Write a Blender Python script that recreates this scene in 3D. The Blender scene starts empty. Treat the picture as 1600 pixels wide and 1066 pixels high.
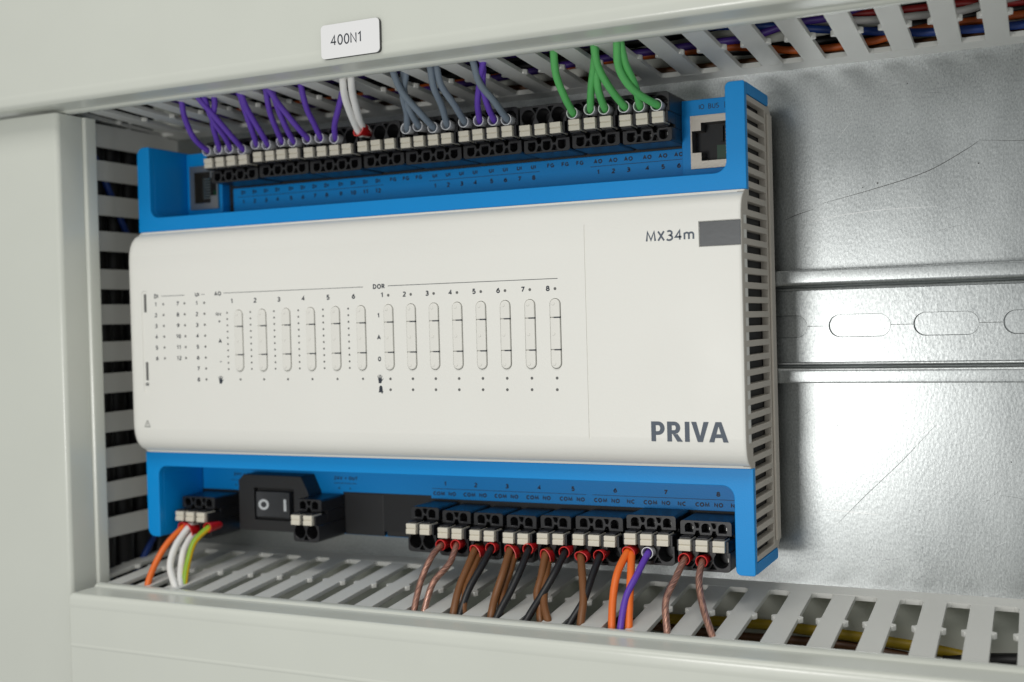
import bpy, bmesh, math, random
from mathutils import Vector, Matrix

random.seed(7)
S = 0.001                      # all dimensions below are millimetres
SC = bpy.context.scene
COL = SC.collection

# ------------------------------------------------------------------ camera
cam_d = bpy.data.cameras.new('camera')
cam = bpy.data.objects.new('camera', cam_d)
COL.objects.link(cam)
cr = Vector((0.90257466, 0.42971297, -0.02656582))
cu = Vector((0.01770676, 0.02460233, 0.99954049))
cd = Vector((-0.4301691, 0.90263032, -0.01459661))
cp = Vector((87.124, -382.813, 3.418)) * S
cam.matrix_world = Matrix(((cr.x, cu.x, -cd.x, cp.x), (cr.y, cu.y, -cd.y, cp.y),
                           (cr.z, cu.z, -cd.z, cp.z), (0, 0, 0, 1)))
cam_d.sensor_fit = 'HORIZONTAL'
cam_d.sensor_width = 36.0
cam_d.lens = 36.0 * 1874.8 / 1600.0
cam_d.clip_start = 0.01
cam_d.clip_end = 20.0
cam_d.dof.use_dof = True
cam_d.dof.focus_distance = 0.362
cam_d.dof.aperture_fstop = 11.0
SC.camera = cam

# ------------------------------------------------------------------ light
world = bpy.data.worlds.new('World')
SC.world = world
world.use_nodes = True
bg = world.node_tree.nodes['Background']
bg.inputs[0].default_value = (0.98, 1.0, 0.985, 1)
bg.inputs[1].default_value = 0.44

def area(name, loc, target, sx, sy, power, col=(1, 1, 1)):
    d = bpy.data.lights.new(name, 'AREA')
    d.shape = 'RECTANGLE'; d.size = sx; d.size_y = sy; d.energy = power; d.color = col
    o = bpy.data.objects.new(name, d); COL.objects.link(o)
    o.location = Vector(loc) * S
    v = (Vector(target) - Vector(loc)).normalized()
    o.rotation_euler = v.to_track_quat('-Z', 'Y').to_euler()
    return o

# weak light from the ceiling of the room
area('ceiling_light', (-60, -700, 900), (-60, -40, 0), 0.70, 0.40, 5.0, (1.0, 0.975, 0.94))
# the photographer's lamp, left of the camera; its broad mirror image whitens the plate right of the controller
area('photo_lamp', (-105, -540, -52), (-20, 0, -10), 0.10, 0.10, 0.70, (1.0, 0.985, 0.955))
SC.view_settings.view_transform = 'Standard'
SC.view_settings.look = 'None'
SC.view_settings.exposure = 0.0
SC.view_settings.gamma = 1.0
SC.view_settings.use_curve_mapping = False
SC.cycles.max_bounces = 8
SC.cycles.sample_clamp_indirect = 6.0

# ------------------------------------------------------------------ materials
def mat(name, col, rough=0.45, metal=0.0, bump=0.0, bscale=900.0, var=0.0, vscale=60.0,
        spec=0.5, coat=0.0, trans=0.0, rvar=0.0):
    m = bpy.data.materials.new(name); m.use_nodes = True
    nt = m.node_tree; b = nt.nodes['Principled BSDF']
    b.inputs['Base Color'].default_value = (*col, 1)
    b.inputs['Roughness'].default_value = rough
    b.inputs['Metallic'].default_value = metal
    b.inputs['Specular IOR Level'].default_value = spec
    b.inputs['Coat Weight'].default_value = coat
    b.inputs['Coat Roughness'].default_value = 0.12
    if trans:
        b.inputs['Transmission Weight'].default_value = trans
    tc = nt.nodes.new('ShaderNodeTexCoord')
    if bump:
        n = nt.nodes.new('ShaderNodeTexNoise'); n.inputs['Scale'].default_value = bscale
        n.inputs['Detail'].default_value = 3
        nt.links.new(tc.outputs['Object'], n.inputs['Vector'])
        bp = nt.nodes.new('ShaderNodeBump'); bp.inputs['Strength'].default_value = bump
        bp.inputs['Distance'].default_value = 0.0002
        nt.links.new(n.outputs['Fac'], bp.inputs['Height'])
        nt.links.new(bp.outputs['Normal'], b.inputs['Normal'])
    if var or rvar:
        n2 = nt.nodes.new('ShaderNodeTexNoise'); n2.inputs['Scale'].default_value = vscale
        n2.inputs['Detail'].default_value = 5
        nt.links.new(tc.outputs['Object'], n2.inputs['Vector'])
        if var:
            mx = nt.nodes.new('ShaderNodeMix'); mx.data_type = 'RGBA'
            mx.inputs['A'].default_value = (*[c * (1 - var) for c in col], 1)
            mx.inputs['B'].default_value = (*[min(1, c * (1 + var)) for c in col], 1)
            nt.links.new(n2.outputs['Fac'], mx.inputs['Factor'])
            nt.links.new(mx.outputs['Result'], b.inputs['Base Color'])
        if rvar:
            mr = nt.nodes.new('ShaderNodeMapRange')
            mr.inputs['From Min'].default_value = 0.3; mr.inputs['From Max'].default_value = 0.7
            mr.inputs['To Min'].default_value = rough - rvar; mr.inputs['To Max'].default_value = rough + rvar
            nt.links.new(n2.outputs['Fac'], mr.inputs['Value'])
            nt.links.new(mr.outputs['Result'], b.inputs['Roughness'])
    return m

def galvanised(name, base=0.72, rough=0.34):
    m = bpy.data.materials.new(name); m.use_nodes = True
    nt = m.node_tree; b = nt.nodes['Principled BSDF']
    b.inputs['Metallic'].default_value = 1.0
    tc = nt.nodes.new('ShaderNodeTexCoord')
    mp = nt.nodes.new('ShaderNodeMapping'); mp.inputs['Scale'].default_value = (1.0, 1.0, 0.55)
    nt.links.new(tc.outputs['Object'], mp.inputs['Vector'])
    fine = nt.nodes.new('ShaderNodeTexNoise'); fine.inputs['Scale'].default_value = 2300
    fine.inputs['Detail'].default_value = 4; fine.inputs['Roughness'].default_value = 0.7
    big = nt.nodes.new('ShaderNodeTexNoise'); big.inputs['Scale'].default_value = 55
    big.inputs['Detail'].default_value = 6
    vor = nt.nodes.new('ShaderNodeTexVoronoi'); vor.inputs['Scale'].default_value = 1100
    for n in (fine, big, vor):
        nt.links.new(mp.outputs['Vector'], n.inputs['Vector'])
    # colour: slight mottling of the zinc
    mx = nt.nodes.new('ShaderNodeMix'); mx.data_type = 'RGBA'
    mx.inputs['A'].default_value = (base * 0.60, base * 0.64, base * 0.65, 1)
    mx.inputs['B'].default_value = (base * 1.36, base * 1.43, base * 1.43, 1)
    av = nt.nodes.new('ShaderNodeMath'); av.operation = 'MULTIPLY_ADD'
    nt.links.new(fine.outputs['Fac'], av.inputs[0]); av.inputs[1].default_value = 1.5
    hb = nt.nodes.new('ShaderNodeMath'); hb.operation = 'MULTIPLY'; hb.inputs[1].default_value = 0.5
    nt.links.new(big.outputs['Fac'], hb.inputs[0]); nt.links.new(hb.outputs[0], av.inputs[2])
    mr0 = nt.nodes.new('ShaderNodeMapRange'); mr0.inputs['From Min'].default_value = 0.62
    mr0.inputs['From Max'].default_value = 1.38
    nt.links.new(av.outputs[0], mr0.inputs['Value'])
    nt.links.new(mr0.outputs['Result'], mx.inputs['Factor'])
    nt.links.new(mx.outputs['Result'], b.inputs['Base Color'])
    mr = nt.nodes.new('ShaderNodeMapRange'); mr.inputs['From Min'].default_value = 0.3
    mr.inputs['From Max'].default_value = 0.7
    mr.inputs['To Min'].default_value = rough - 0.025; mr.inputs['To Max'].default_value = rough + 0.03
    nt.links.new(big.outputs['Fac'], mr.inputs['Value'])
    nt.links.new(mr.outputs['Result'], b.inputs['Roughness'])
    ad = nt.nodes.new('ShaderNodeMath'); ad.operation = 'ADD'
    nt.links.new(fine.outputs['Fac'], ad.inputs[0]); nt.links.new(vor.outputs['Distance'], ad.inputs[1])
    bp = nt.nodes.new('ShaderNodeBump'); bp.inputs['Strength'].default_value = 0.05
    bp.inputs['Distance'].default_value = 0.00025
    nt.links.new(ad.outputs[0], bp.inputs['Height'])
    nt.links.new(bp.outputs['Normal'], b.inputs['Normal'])
    return m

M = {}
M['zinc'] = galvanised('galvanised steel', 0.385, 0.32)
M['rail'] = galvanised('rail zinc', 0.365, 0.32)
M['scr_d'] = mat('dark scratch', (0.10, 0.10, 0.10), 0.5, 0.6)
M['scr_l'] = mat('bright scratch', (0.85, 0.86, 0.86), 0.35, 0.3)
M['pvc'] = mat('grey duct plastic', (0.61, 0.63, 0.57), 0.23, bump=0.05, bscale=1400, var=0.03, vscale=40, rvar=0.04)
M['finger'] = mat('grey duct finger plastic', (0.64, 0.645, 0.61), 0.36, bump=0.10, bscale=700, var=0.03, vscale=90)
M['cover'] = mat('off white housing plastic', (0.785, 0.78, 0.735), 0.46, bump=0.14, bscale=1500, var=0.018, vscale=25, rvar=0.07)
M['blue'] = mat('blue housing plastic', (0.0, 0.272, 0.70), 0.42, bump=0.20, bscale=2200, var=0.03, vscale=40, spec=0.30)
M['grey'] = mat('warm grey housing plastic', (0.54, 0.50, 0.44), 0.5, bump=0.10, bscale=1500)
M['dark'] = mat('black inner plastic', (0.012, 0.012, 0.013), 0.6)
M['black'] = mat('black terminal plastic', (0.014, 0.014, 0.016), 0.34, bump=0.06, bscale=1200)
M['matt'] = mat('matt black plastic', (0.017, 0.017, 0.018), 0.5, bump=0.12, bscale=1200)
M['button'] = mat('ivory push button', (0.66, 0.62, 0.52), 0.45, var=0.03, vscale=300)
M['ink'] = mat('dark print', (0.02, 0.027, 0.04), 0.6)
M['inkb'] = mat('blue black print', (0.006, 0.015, 0.035), 0.55)
M['logo'] = mat('slate print', (0.085, 0.105, 0.135), 0.6)
M['led'] = mat('grey light pipe', (0.13, 0.13, 0.125), 0.25)
M['window'] = mat('smoked window', (0.085, 0.09, 0.095), 0.34, bump=0.12, bscale=700)
M['rocker'] = mat('dark grey rocker plastic', (0.032, 0.034, 0.038), 0.42, bump=0.1, bscale=900)
M['pcb'] = mat('green board', (0.010, 0.060, 0.028), 0.35)
M['rim_grey'] = mat('pale ferrule rim', (0.86, 0.86, 0.88), 0.4)
M['rim_red'] = mat('bright red ferrule rim', (0.78, 0.05, 0.045), 0.35)
M['track'] = mat('slider track plastic', (0.76, 0.75, 0.70), 0.4, coat=0.15)
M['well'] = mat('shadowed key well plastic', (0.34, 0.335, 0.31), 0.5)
M['metal'] = mat('nickel shield', (0.40, 0.375, 0.335), 0.42, 1.0, bump=0.15, bscale=1500)
M['gold'] = mat('contact metal', (0.62, 0.50, 0.33), 0.3, 1.0)
M['steel'] = mat('clamp steel', (0.32, 0.32, 0.31), 0.35, 1.0)
M['white'] = mat('white print', (0.68, 0.70, 0.71), 0.5)
M['plate'] = mat('white name plate', (0.78, 0.78, 0.785), 0.4, var=0.01)
M['plate_e'] = mat('name plate core', (0.05, 0.05, 0.05), 0.5)
WC = {'violet': (0.115, 0.045, 0.40), 'white': (0.80, 0.79, 0.76), 'grey': (0.165, 0.205, 0.250),
      'green': (0.105, 0.46, 0.120), 'brown': (0.175, 0.070, 0.022), 'black': (0.008, 0.008, 0.009),
      'orange': (0.80, 0.155, 0.018), 'blue': (0.010, 0.065, 0.36), 'red': (0.50, 0.02, 0.02),
      'yellow': (0.62, 0.42, 0.01)}
for k, c in WC.items():
    M['w_' + k] = mat(k + ' wire insulation', c, 0.42, bump=0.10, bscale=800, var=0.06, vscale=200)
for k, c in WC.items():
    M['d_' + k] = mat('dusty ' + k + ' cable sheath', tuple(x * 0.55 for x in c), 0.5, bump=0.15, bscale=500, var=0.15, vscale=120)  # shade inside the ducts is put into the colour: darker than the wires
M['f_grey'] = mat('grey ferrule collar', (0.60, 0.61, 0.64), 0.42)
M['f_red'] = mat('red ferrule collar', (0.50, 0.008, 0.012), 0.36)

def copper_mat():
    m = bpy.data.materials.new('clear sheath over copper strands'); m.use_nodes = True
    nt = m.node_tree; b = nt.nodes['Principled BSDF']
    uv = nt.nodes.new('ShaderNodeUVMap')
    mp = nt.nodes.new('ShaderNodeMapping'); mp.inputs['Scale'].default_value = (7.0, 4.0, 1)
    mp.inputs['Rotation'].default_value = (0, 0, 0.45)
    nt.links.new(uv.outputs['UV'], mp.inputs['Vector'])
    w = nt.nodes.new('ShaderNodeTexNoise'); w.inputs['Scale'].default_value = 1.0; w.inputs['Detail'].default_value = 3
    mp2 = nt.nodes.new('ShaderNodeMapping'); mp2.inputs['Scale'].default_value = (3.0, 0.25, 1)
    nt.links.new(mp.outputs['Vector'], mp2.inputs['Vector'])
    nt.links.new(mp2.outputs['Vector'], w.inputs['Vector'])
    cr_ = nt.nodes.new('ShaderNodeValToRGB')
    cr_.color_ramp.elements[0].color = (0.13, 0.06, 0.045, 1); cr_.color_ramp.elements[0].position = 0.36
    cr_.color_ramp.elements[1].color = (0.66, 0.34, 0.24, 1); cr_.color_ramp.elements[1].position = 0.66
    nt.links.new(w.outputs['Fac'], cr_.inputs['Fac'])
    nt.links.new(cr_.outputs['Color'], b.inputs['Base Color'])
    b.inputs['Metallic'].default_value = 0.55; b.inputs['Roughness'].default_value = 0.38
    b.inputs['Coat Weight'].default_value = 0.8; b.inputs['Coat Roughness'].default_value = 0.15
    return m
M['w_copper'] = copper_mat()
M['d_copper'] = M['w_copper']

def earth_mat():
    m = bpy.data.materials.new('green yellow insulation'); m.use_nodes = True
    nt = m.node_tree; b = nt.nodes['Principled BSDF']
    uv = nt.nodes.new('ShaderNodeUVMap')
    sp = nt.nodes.new('ShaderNodeSeparateXYZ'); nt.links.new(uv.outputs['UV'], sp.inputs[0])
    cr_ = nt.nodes.new('ShaderNodeValToRGB'); cr_.color_ramp.interpolation = 'CONSTANT'
    e = cr_.color_ramp.elements
    e[0].position = 0.0; e[0].color = (0.72, 0.46, 0.01, 1)
    e[1].position = 0.46; e[1].color = (0.25, 0.42, 0.02, 1)
    x = e.new(0.72); x.color = (0.72, 0.46, 0.01, 1)
    nt.links.new(sp.outputs['X'], cr_.inputs['Fac'])
    nt.links.new(cr_.outputs['Color'], b.inputs['Base Color'])
    b.inputs['Roughness'].default_value = 0.4
    return m
M['w_earth'] = earth_mat()

# ------------------------------------------------------------------ mesh helpers (mm)
class MB:
    def __init__(self):
        self.v = []; self.f = []; self.uv = None
    def box(self, x0, x1, y0, y1, z0, z1):
        n = len(self.v)
        self.v += [(x, y, z) for x in (x0, x1) for y in (y0, y1) for z in (z0, z1)]
        self.f += [tuple(n + i for i in q) for q in
                   ((0, 1, 3, 2), (4, 6, 7, 5), (0, 4, 5, 1), (2, 3, 7, 6), (0, 2, 6, 4), (1, 5, 7, 3))]
        return self
    def prism(self, pts, axis, a0, a1):
        """pts: 2-D outline; axis 'x': (y,z), 'y': (x,z), 'z': (x,y)"""
        def P(p, a):
            return {'x': (a, p[0], p[1]), 'y': (p[0], a, p[1]), 'z': (p[0], p[1], a)}[axis]
        n = len(self.v); k = len(pts)
        self.v += [P(p, a0) for p in pts] + [P(p, a1) for p in pts]
        self.f.append(tuple(n + i for i in range(k)))
        self.f.append(tuple(n + k + i for i in reversed(range(k))))
        for i in range(k):
            j = (i + 1) % k
            self.f.append((n + i, n + k + i, n + k + j, n + j))
        return self
    def loft(self, rings, cap=True):
        n = len(self.v); k = len(rings[0])
        for r in rings: self.v += [tuple(p) for p in r]
        for a in range(len(rings) - 1):
            for i in range(k):
                j = (i + 1) % k
                self.f.append((n + a * k + i, n + a * k + j, n + (a + 1) * k + j, n + (a + 1) * k + i))
        if cap:
            self.f.append(tuple(n + i for i in reversed(range(k))))
            self.f.append(tuple(n + (len(rings) - 1) * k + i for i in range(k)))
        return self
    def quad_flat(self, pts):
        n = len(self.v); self.v += pts; self.f.append(tuple(range(n, n + len(pts)))); return self
    def mesh(self, name, bevel=0.0, seg=2, smooth=True, off=(0, 0, 0)):
        me = bpy.data.meshes.new(name)
        me.from_pydata([((x - off[0]) * S, (y - off[1]) * S, (z - off[2]) * S) for x, y, z in self.v], [], self.f)
        finish(me, bevel, seg, smooth)
        return me
    def build(self, name, m, parent=None, bevel=0.0, seg=2, smooth=True, off=(0, 0, 0)):
        return link(name, self.mesh(name, bevel, seg, smooth, off), m, parent)

def finish(me, bevel=0.0, seg=2, smooth=True, keep=False):
    bm = bmesh.new(); bm.from_mesh(me)
    bmesh.ops.recalc_face_normals(bm, faces=bm.faces)
    if bevel:
        ed = [e for e in bm.edges if len(e.link_faces) == 2 and e.calc_face_angle(0) > math.radians(28)]
        bmesh.ops.bevel(bm, geom=ed, offset=bevel * S, segments=seg, profile=0.5, affect='EDGES', clamp_overlap=True)
    for f in bm.faces: f.smooth = smooth
    if smooth:
        for e in bm.edges:
            if len(e.link_faces) == 2 and e.calc_face_angle(0) > math.radians(38): e.smooth = False
    bm.to_mesh(me); bm.free()

def link(name, me, m, parent=None):
    o = bpy.data.objects.new(name, me); COL.objects.link(o)
    if m is not None:
        me.materials.clear(); me.materials.append(M[m])
    if parent is not None: adopt(o, parent)
    return o

def adopt(o, parent):
    o.parent = parent
    if parent.type == 'EMPTY':
        o.matrix_parent_inverse = Matrix.Translation(parent.location).inverted()

def empty(name, loc, label, cat, group=None):
    o = bpy.data.objects.new(name, None); COL.objects.link(o)
    o.location = Vector(loc) * S; o.empty_display_size = 0.005
    return tag(o, label, cat, group)

def tag(o, label, cat, group=None):
    o['label'] = label; o['category'] = cat
    if group: o['group'] = group
    return o

def boolean(me_a, mb_cut, op='DIFFERENCE'):
    a = bpy.data.objects.new('tmp_a', me_a); COL.objects.link(a)
    mc = mb_cut.mesh('tmp_cut', smooth=False)
    c = bpy.data.objects.new('tmp_c', mc); COL.objects.link(c)
    md = a.modifiers.new('b', 'BOOLEAN'); md.object = c; md.operation = op; md.solver = 'EXACT'
    md.use_self = True
    dg = bpy.context.evaluated_depsgraph_get()
    out = bpy.data.meshes.new_from_object(a.evaluated_get(dg))
    bpy.data.objects.remove(a); bpy.data.objects.remove(c)
    return out

def rrect(x0, x1, z0, z1, r, n=5, corners=(1, 1, 1, 1)):
    """rounded rectangle, corners bl, br, tr, tl"""
    out = []
    for (cx, cz, a0, on, px, pz) in ((x0 + r, z0 + r, 180, corners[0], x0, z0), (x1 - r, z0 + r, 270, corners[1], x1, z0),
                                     (x1 - r, z1 - r, 0, corners[2], x1, z1), (x0 + r, z1 - r, 90, corners[3], x0, z1)):
        if not on: out.append((px, pz)); continue
        for i in range(n + 1):
            a = math.radians(a0 + 90 * i / n)
            out.append((cx + r * math.cos(a), cz + r * math.sin(a)))
    return out

def circle(cx, cz, r, n=16):
    return [(cx + r * math.cos(2 * math.pi * i / n), cz + r * math.sin(2 * math.pi * i / n)) for i in range(n)]

# flat lettering: stroke alphabet, cap height 1 -------------------------
def arc(cx, cy, rx, ry, a0, a1, n=9):
    return [(cx + rx * math.cos(math.radians(a0 + (a1 - a0) * i / n)), cy + ry * math.sin(math.radians(a0 + (a1 - a0) * i / n))) for i in range(n + 1)]
def ell(cx, cy, rx, ry): return arc(cx, cy, rx, ry, 90, 450, 20)
GLY = {
 'I': (0.0, [[(0, 0), (0, 1)]]), '|': (0.0, [[(0, -0.25), (0, 1.2)]]),
 'D': (0.62, [[(0, 0), (0, 1), (0.22, 1)] + arc(0.22, 0.5, 0.40, 0.5, 90, -90) + [(0, 0)]]),
 'U': (0.58, [[(0, 1)] + arc(0.29, 0.31, 0.29, 0.31, 180, 360) + [(0.58, 1)]]),
 'A': (0.68, [[(0, 0), (0.34, 1), (0.68, 0)], [(0.13, 0.30), (0.55, 0.30)]]),
 'O': (0.74, [ell(0.37, 0.5, 0.37, 0.5)]),
 'R': (0.54, [[(0, 0), (0, 1), (0.22, 1)] + arc(0.22, 0.75, 0.26, 0.25, 90, -90) + [(0.0, 0.5)], [(0.20, 0.48), (0.54, 0)]]),
 'V': (0.66, [[(0, 1), (0.33, 0), (0.66, 1)]]),
 'F': (0.42, [[(0, 0), (0, 1), (0.44, 1)], [(0.03, 0.52), (0.40, 0.52)]]),
 'G': (0.66, [arc(0.38, 0.5, 0.38, 0.5, 52, 300, 12) + [(0.66, 0.09), (0.66, 0.46), (0.42, 0.46)]]),
 'C': (0.60, [arc(0.40, 0.5, 0.40, 0.5, 55, 305, 12)]),
 'M': (0.82, [[(0, 0), (0.09, 1), (0.41, 0.12), (0.73, 1), (0.82, 0)]]),
 'N': (0.60, [[(0, 0), (0, 1), (0.60, 0), (0.60, 1)]]),
 'X': (0.56, [[(0, 0), (0.56, 1)], [(0, 1), (0.56, 0)]]),
 'T': (0.56, [[(0.28, 0), (0.28, 0.98)], [(0, 1), (0.56, 1)]]),
 'm': (0.84, [[(0, 0), (0, 0.72)], [(0, 0.42)] + arc(0.21, 0.50, 0.21, 0.2, 180, 0, 7) + [(0.42, 0)], [(0.42, 0.42)] + arc(0.63, 0.50, 0.21, 0.2, 180, 0, 7) + [(0.84, 0)]]),
 'P': (0.52, [[(0, 0), (0, 1), (0.22, 1)] + arc(0.22, 0.73, 0.28, 0.27, 90, -90) + [(0, 0.46)]]),
 'B': (0.54, [[(0.22, 0.52), (0, 0.52)], [(0, 0), (0, 1), (0.22, 1)] + arc(0.22, 0.76, 0.24, 0.24, 90, -90) + arc(0.22, 0.26, 0.30, 0.26, 90, -90) + [(0, 0)]]),
 'S': (0.50, [arc(0.26, 0.75, 0.25, 0.25, 40, 255, 9) + arc(0.24, 0.26, 0.27, 0.26, 75, -140, 9)]),
 '0': (0.52, [ell(0.26, 0.5, 0.26, 0.5)]), '1': (0.34, [[(0.03, 0.80), (0.26, 1), (0.26, 0)]]),
 '2': (0.52, [arc(0.25, 0.74, 0.25, 0.26, 150, -25, 9) + [(0.0, 0.0), (0.54, 0.0)]]),
 '3': (0.50, [arc(0.22, 0.76, 0.24, 0.24, 140, -80, 9) + arc(0.20, 0.26, 0.30, 0.26, 85, -145, 9)]),
 '4': (0.56, [[(0.41, 0), (0.41, 1), (0.0, 0.30), (0.58, 0.30)]]),
 '5': (0.50, [[(0.46, 1), (0.09, 1), (0.06, 0.56)] + arc(0.22, 0.31, 0.28, 0.31, 100, -145, 10)]),
 '6': (0.54, [[(0.46, 0.98), (0.20, 0.82)] + arc(0.27, 0.31, 0.27, 0.31, 165, 520, 18)]),
 '7': (0.50, [[(0, 1), (0.52, 1), (0.16, 0)]]),
 '8': (0.54, [ell(0.27, 0.76, 0.21, 0.24), ell(0.27, 0.26, 0.27, 0.26)]),
 '9': (0.54, [[(0.08, 0.02), (0.34, 0.18)] + arc(0.27, 0.69, 0.27, 0.31, -15, 340, 18)]),
 '+': (0.50, [[(0.25, 0.2), (0.25, 0.8)], [(0, 0.5), (0.5, 0.5)]]), '-': (0.40, [[(0, 0.45), (0.4, 0.45)]]),
 '=': (0.50, [[(0, 0.62), (0.5, 0.62)], [(0, 0.38), (0.5, 0.38)]]), ' ': (0.10, []),
}
def ribbon(P, t):
    P = [Vector(p) for p in P]
    P = [p for i, p in enumerate(P) if i == 0 or (p - P[i - 1]).length > 1e-5]
    closed = (P[0] - P[-1]).length < 0.03 and len(P) > 6
    lft, rgt = [], []
    n = len(P)
    for i in range(n):
        a = P[i - 1] if i else (P[-2] if closed else None)
        b = P[i + 1] if i < n - 1 else (P[1] if closed else None)
        d0 = (P[i] - a).normalized() if a is not None else None
        d1 = (b - P[i]).normalized() if b is not None else None
        if d0 is None: d0 = d1
        if d1 is None: d1 = d0
        n0 = Vector((-d0.y, d0.x)); n1 = Vector((-d1.y, d1.x)); m_ = n0 + n1
        m_ = n0 if m_.length < 1e-4 else m_.normalized()
        k = min(1.9, 1.0 / max(0.2, m_.dot(n0)))
        lft.append(P[i] + m_ * t / 2 * k); rgt.append(P[i] - m_ * t / 2 * k)
    return lft, rgt

def lettering(name, items, y, m, parent, t=0.13):
    """items: (text, cap height, x, z, anchor l/c/r, x stretch); z is the middle of the capitals"""
    mb = MB(); lay = 0
    for it in items:
        body, h, x, z, anc = it[:5]; st = it[5] if len(it) > 5 else 1.0
        wd = 0.0; pos = []
        for ch in body:
            pos.append(wd); wd += GLY[ch][0] + t + 0.11 + t * 0.12
        wd -= 0.11 + t * 0.12
        x0 = x - {'l': 0, 'c': wd / 2, 'r': wd}[anc] * h * st
        for ch, px in zip(body, pos):
            for P in GLY[ch][1]:
                lay = (lay + 1) % 3
                P = [((px + t / 2 + p[0]) * st, t / 2 + p[1] * (1 - t)) for p in P]
                l_, r_ = ribbon(P, t)
                for i in range(len(l_) - 1):
                    mb.quad_flat([(x0 + q.x * h, y - 0.004 * lay, z + (q.y - 0.5) * h) for q in (l_[i], l_[i + 1], r_[i + 1], r_[i])])
    return mb.build(name, m, parent, smooth=False)

def hline(mb, x0, x1, z, t, y):
    mb.quad_flat([(x0, y, z - t / 2), (x1, y, z - t / 2), (x1, y, z + t / 2), (x0, y, z + t / 2)])

# sweeps ---------------------------------------------------------------
def spline(P, per=8):
    P = [Vector(p) for p in P]
    Q = [P[0] * 2 - P[1]] + P + [P[-1] * 2 - P[-2]]
    out = []
    for i in range(1, len(Q) - 2):
        a, b, c, d = Q[i - 1], Q[i], Q[i + 1], Q[i + 2]
        for k in range(per):
            t = k / per
            out.append(0.5 * ((2 * b) + (c - a) * t + (2 * a - 5 * b + 4 * c - d) * t * t + (3 * b - a - 3 * c + d) * t ** 3))
    out.append(P[-1])
    return out

def tube(path, r, n=12, name='tube', wob=0.0):
    rings = []; L = [0.0]
    for a, b in zip(path, path[1:]): L.append(L[-1] + (b - a).length)
    t0 = (path[1] - path[0]).normalized()
    nrm = t0.orthogonal().normalized()
    for i, p in enumerate(path):
        t = (path[min(i + 1, len(path) - 1)] - path[max(i - 1, 0)]).normalized()
        nrm = (nrm - t * nrm.dot(t)).normalized()
        bi = t.cross(nrm)
        rr = r * (1 + wob * math.sin(i * 1.7))
        rings.append([p + (nrm * math.cos(2 * math.pi * k / n) + bi * math.sin(2 * math.pi * k / n)) * rr for k in range(n)])
    mb = MB().loft(rings)
    me = mb.mesh(name)
    uvl = me.uv_layers.new(name='UVMap')
    for poly in me.polygons:
        idx = list(poly.vertices)
        ks = [i % n for i in idx]
        wrap = (0 in ks and n - 1 in ks and len(idx) == 4)
        for li, vi in zip(poly.loop_indices, idx):
            k = vi % n; u = k / n
            if wrap and k == 0: u = 1.0
            uvl.data[li].uv = (u, L[min(vi // n, len(L) - 1)] / 4.0)
    return me

# ------------------------------------------------------------------ mounting plate
pl = MB()
pl.box(-330, 160, 0, 2.0, -170, 170)
plate = pl.build('mounting_plate', 'zinc', smooth=False)
plate['kind'] = 'structure'; plate['label'] = 'galvanised steel mounting plate behind the rail and controller'

def scratch(pts, w, m):
    P = spline([(x, -0.03, z) for x, z in pts], 6)
    mb = MB()
    for i in range(len(P) - 1):
        d = (P[i + 1] - P[i]).normalized(); nn = Vector((-d.z, 0, d.x))
        e0 = w * 0.5 * (0.35 + 0.65 * math.sin(math.pi * (i + 0.3) / len(P)))
        e1 = w * 0.5 * (0.35 + 0.65 * math.sin(math.pi * (i + 1.3) / len(P)))
        mb.quad_flat([tuple(P[i] - nn * e0), tuple(P[i] + nn * e0), tuple(P[i + 1] + nn * e1), tuple(P[i + 1] - nn * e1)])
    mb.build('scratch', m, plate, smooth=False)

# ------------------------------------------------------------------ DIN rail
rail = empty('din_rail', (30, 0, 0), 'galvanised slotted mounting rail running right from behind the controller', 'rail')
RX0, RX1 = -40, 120
def railprof(s):
    o = [(-1.0, s * 11.4)]
    for i in range(4):
        a = math.radians(90 * i / 3); o.append((-2.0 + 1.0 * math.cos(a) , s * (11.4 + 1.0 * math.sin(a))))
    for i in range(5):
        a = math.radians(90 * i / 4); o.append((-6.2 - 1.6 * math.sin(a), s * (14.0 - 1.6 * math.cos(a))))
    o += [(-7.8, s * 17.0), (-7.6, s * 17.5), (-6.9, s * 17.5), (-6.7, s * 17.0)]
    for i in range(4):
        a = math.radians(90 * i / 3); o.append((-6.2 - 0.5 * math.cos(a), s * (13.9 - 0.5 * math.sin(a))))
    for i in range(4):
        a = math.radians(90 * i / 3); o.append((-1.9 + 1.9 * math.sin(a), s * (13.3 - 1.9 * (1 - math.cos(a)) )))
    o.append((-0.02, s * 11.4))
    return o
for s in (1, -1):
    MB().prism(railprof(s), 'x', RX0, RX1).build('rail_flange', 'rail', rail)
web = MB().prism([(RX0, -11.35), (RX1, -11.35), (RX1, 11.35), (RX0, 11.35)], 'y', -1.0, -0.05).mesh('web')
cut = MB()
for k in range(-2, 4):
    x = 15.2 + 25.36 * k
    cut.prism(rrect(x, x + 18.5, -3.45, 3.45, 3.4, 8), 'y', -2, 1)
webm = boolean(web, cut); finish(webm, 0.12, 1, False)
link('rail_web', webm, 'rail', rail)
ln = MB()
for k in range(-2, 3):
    x = 15.2 + 25.36 * k + 18.5
    hline(ln, x + 0.15, x + 6.7, 0.0, 0.16, -1.02)
ln.build('centre_line', 'scr_d', rail, smooth=False)

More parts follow.
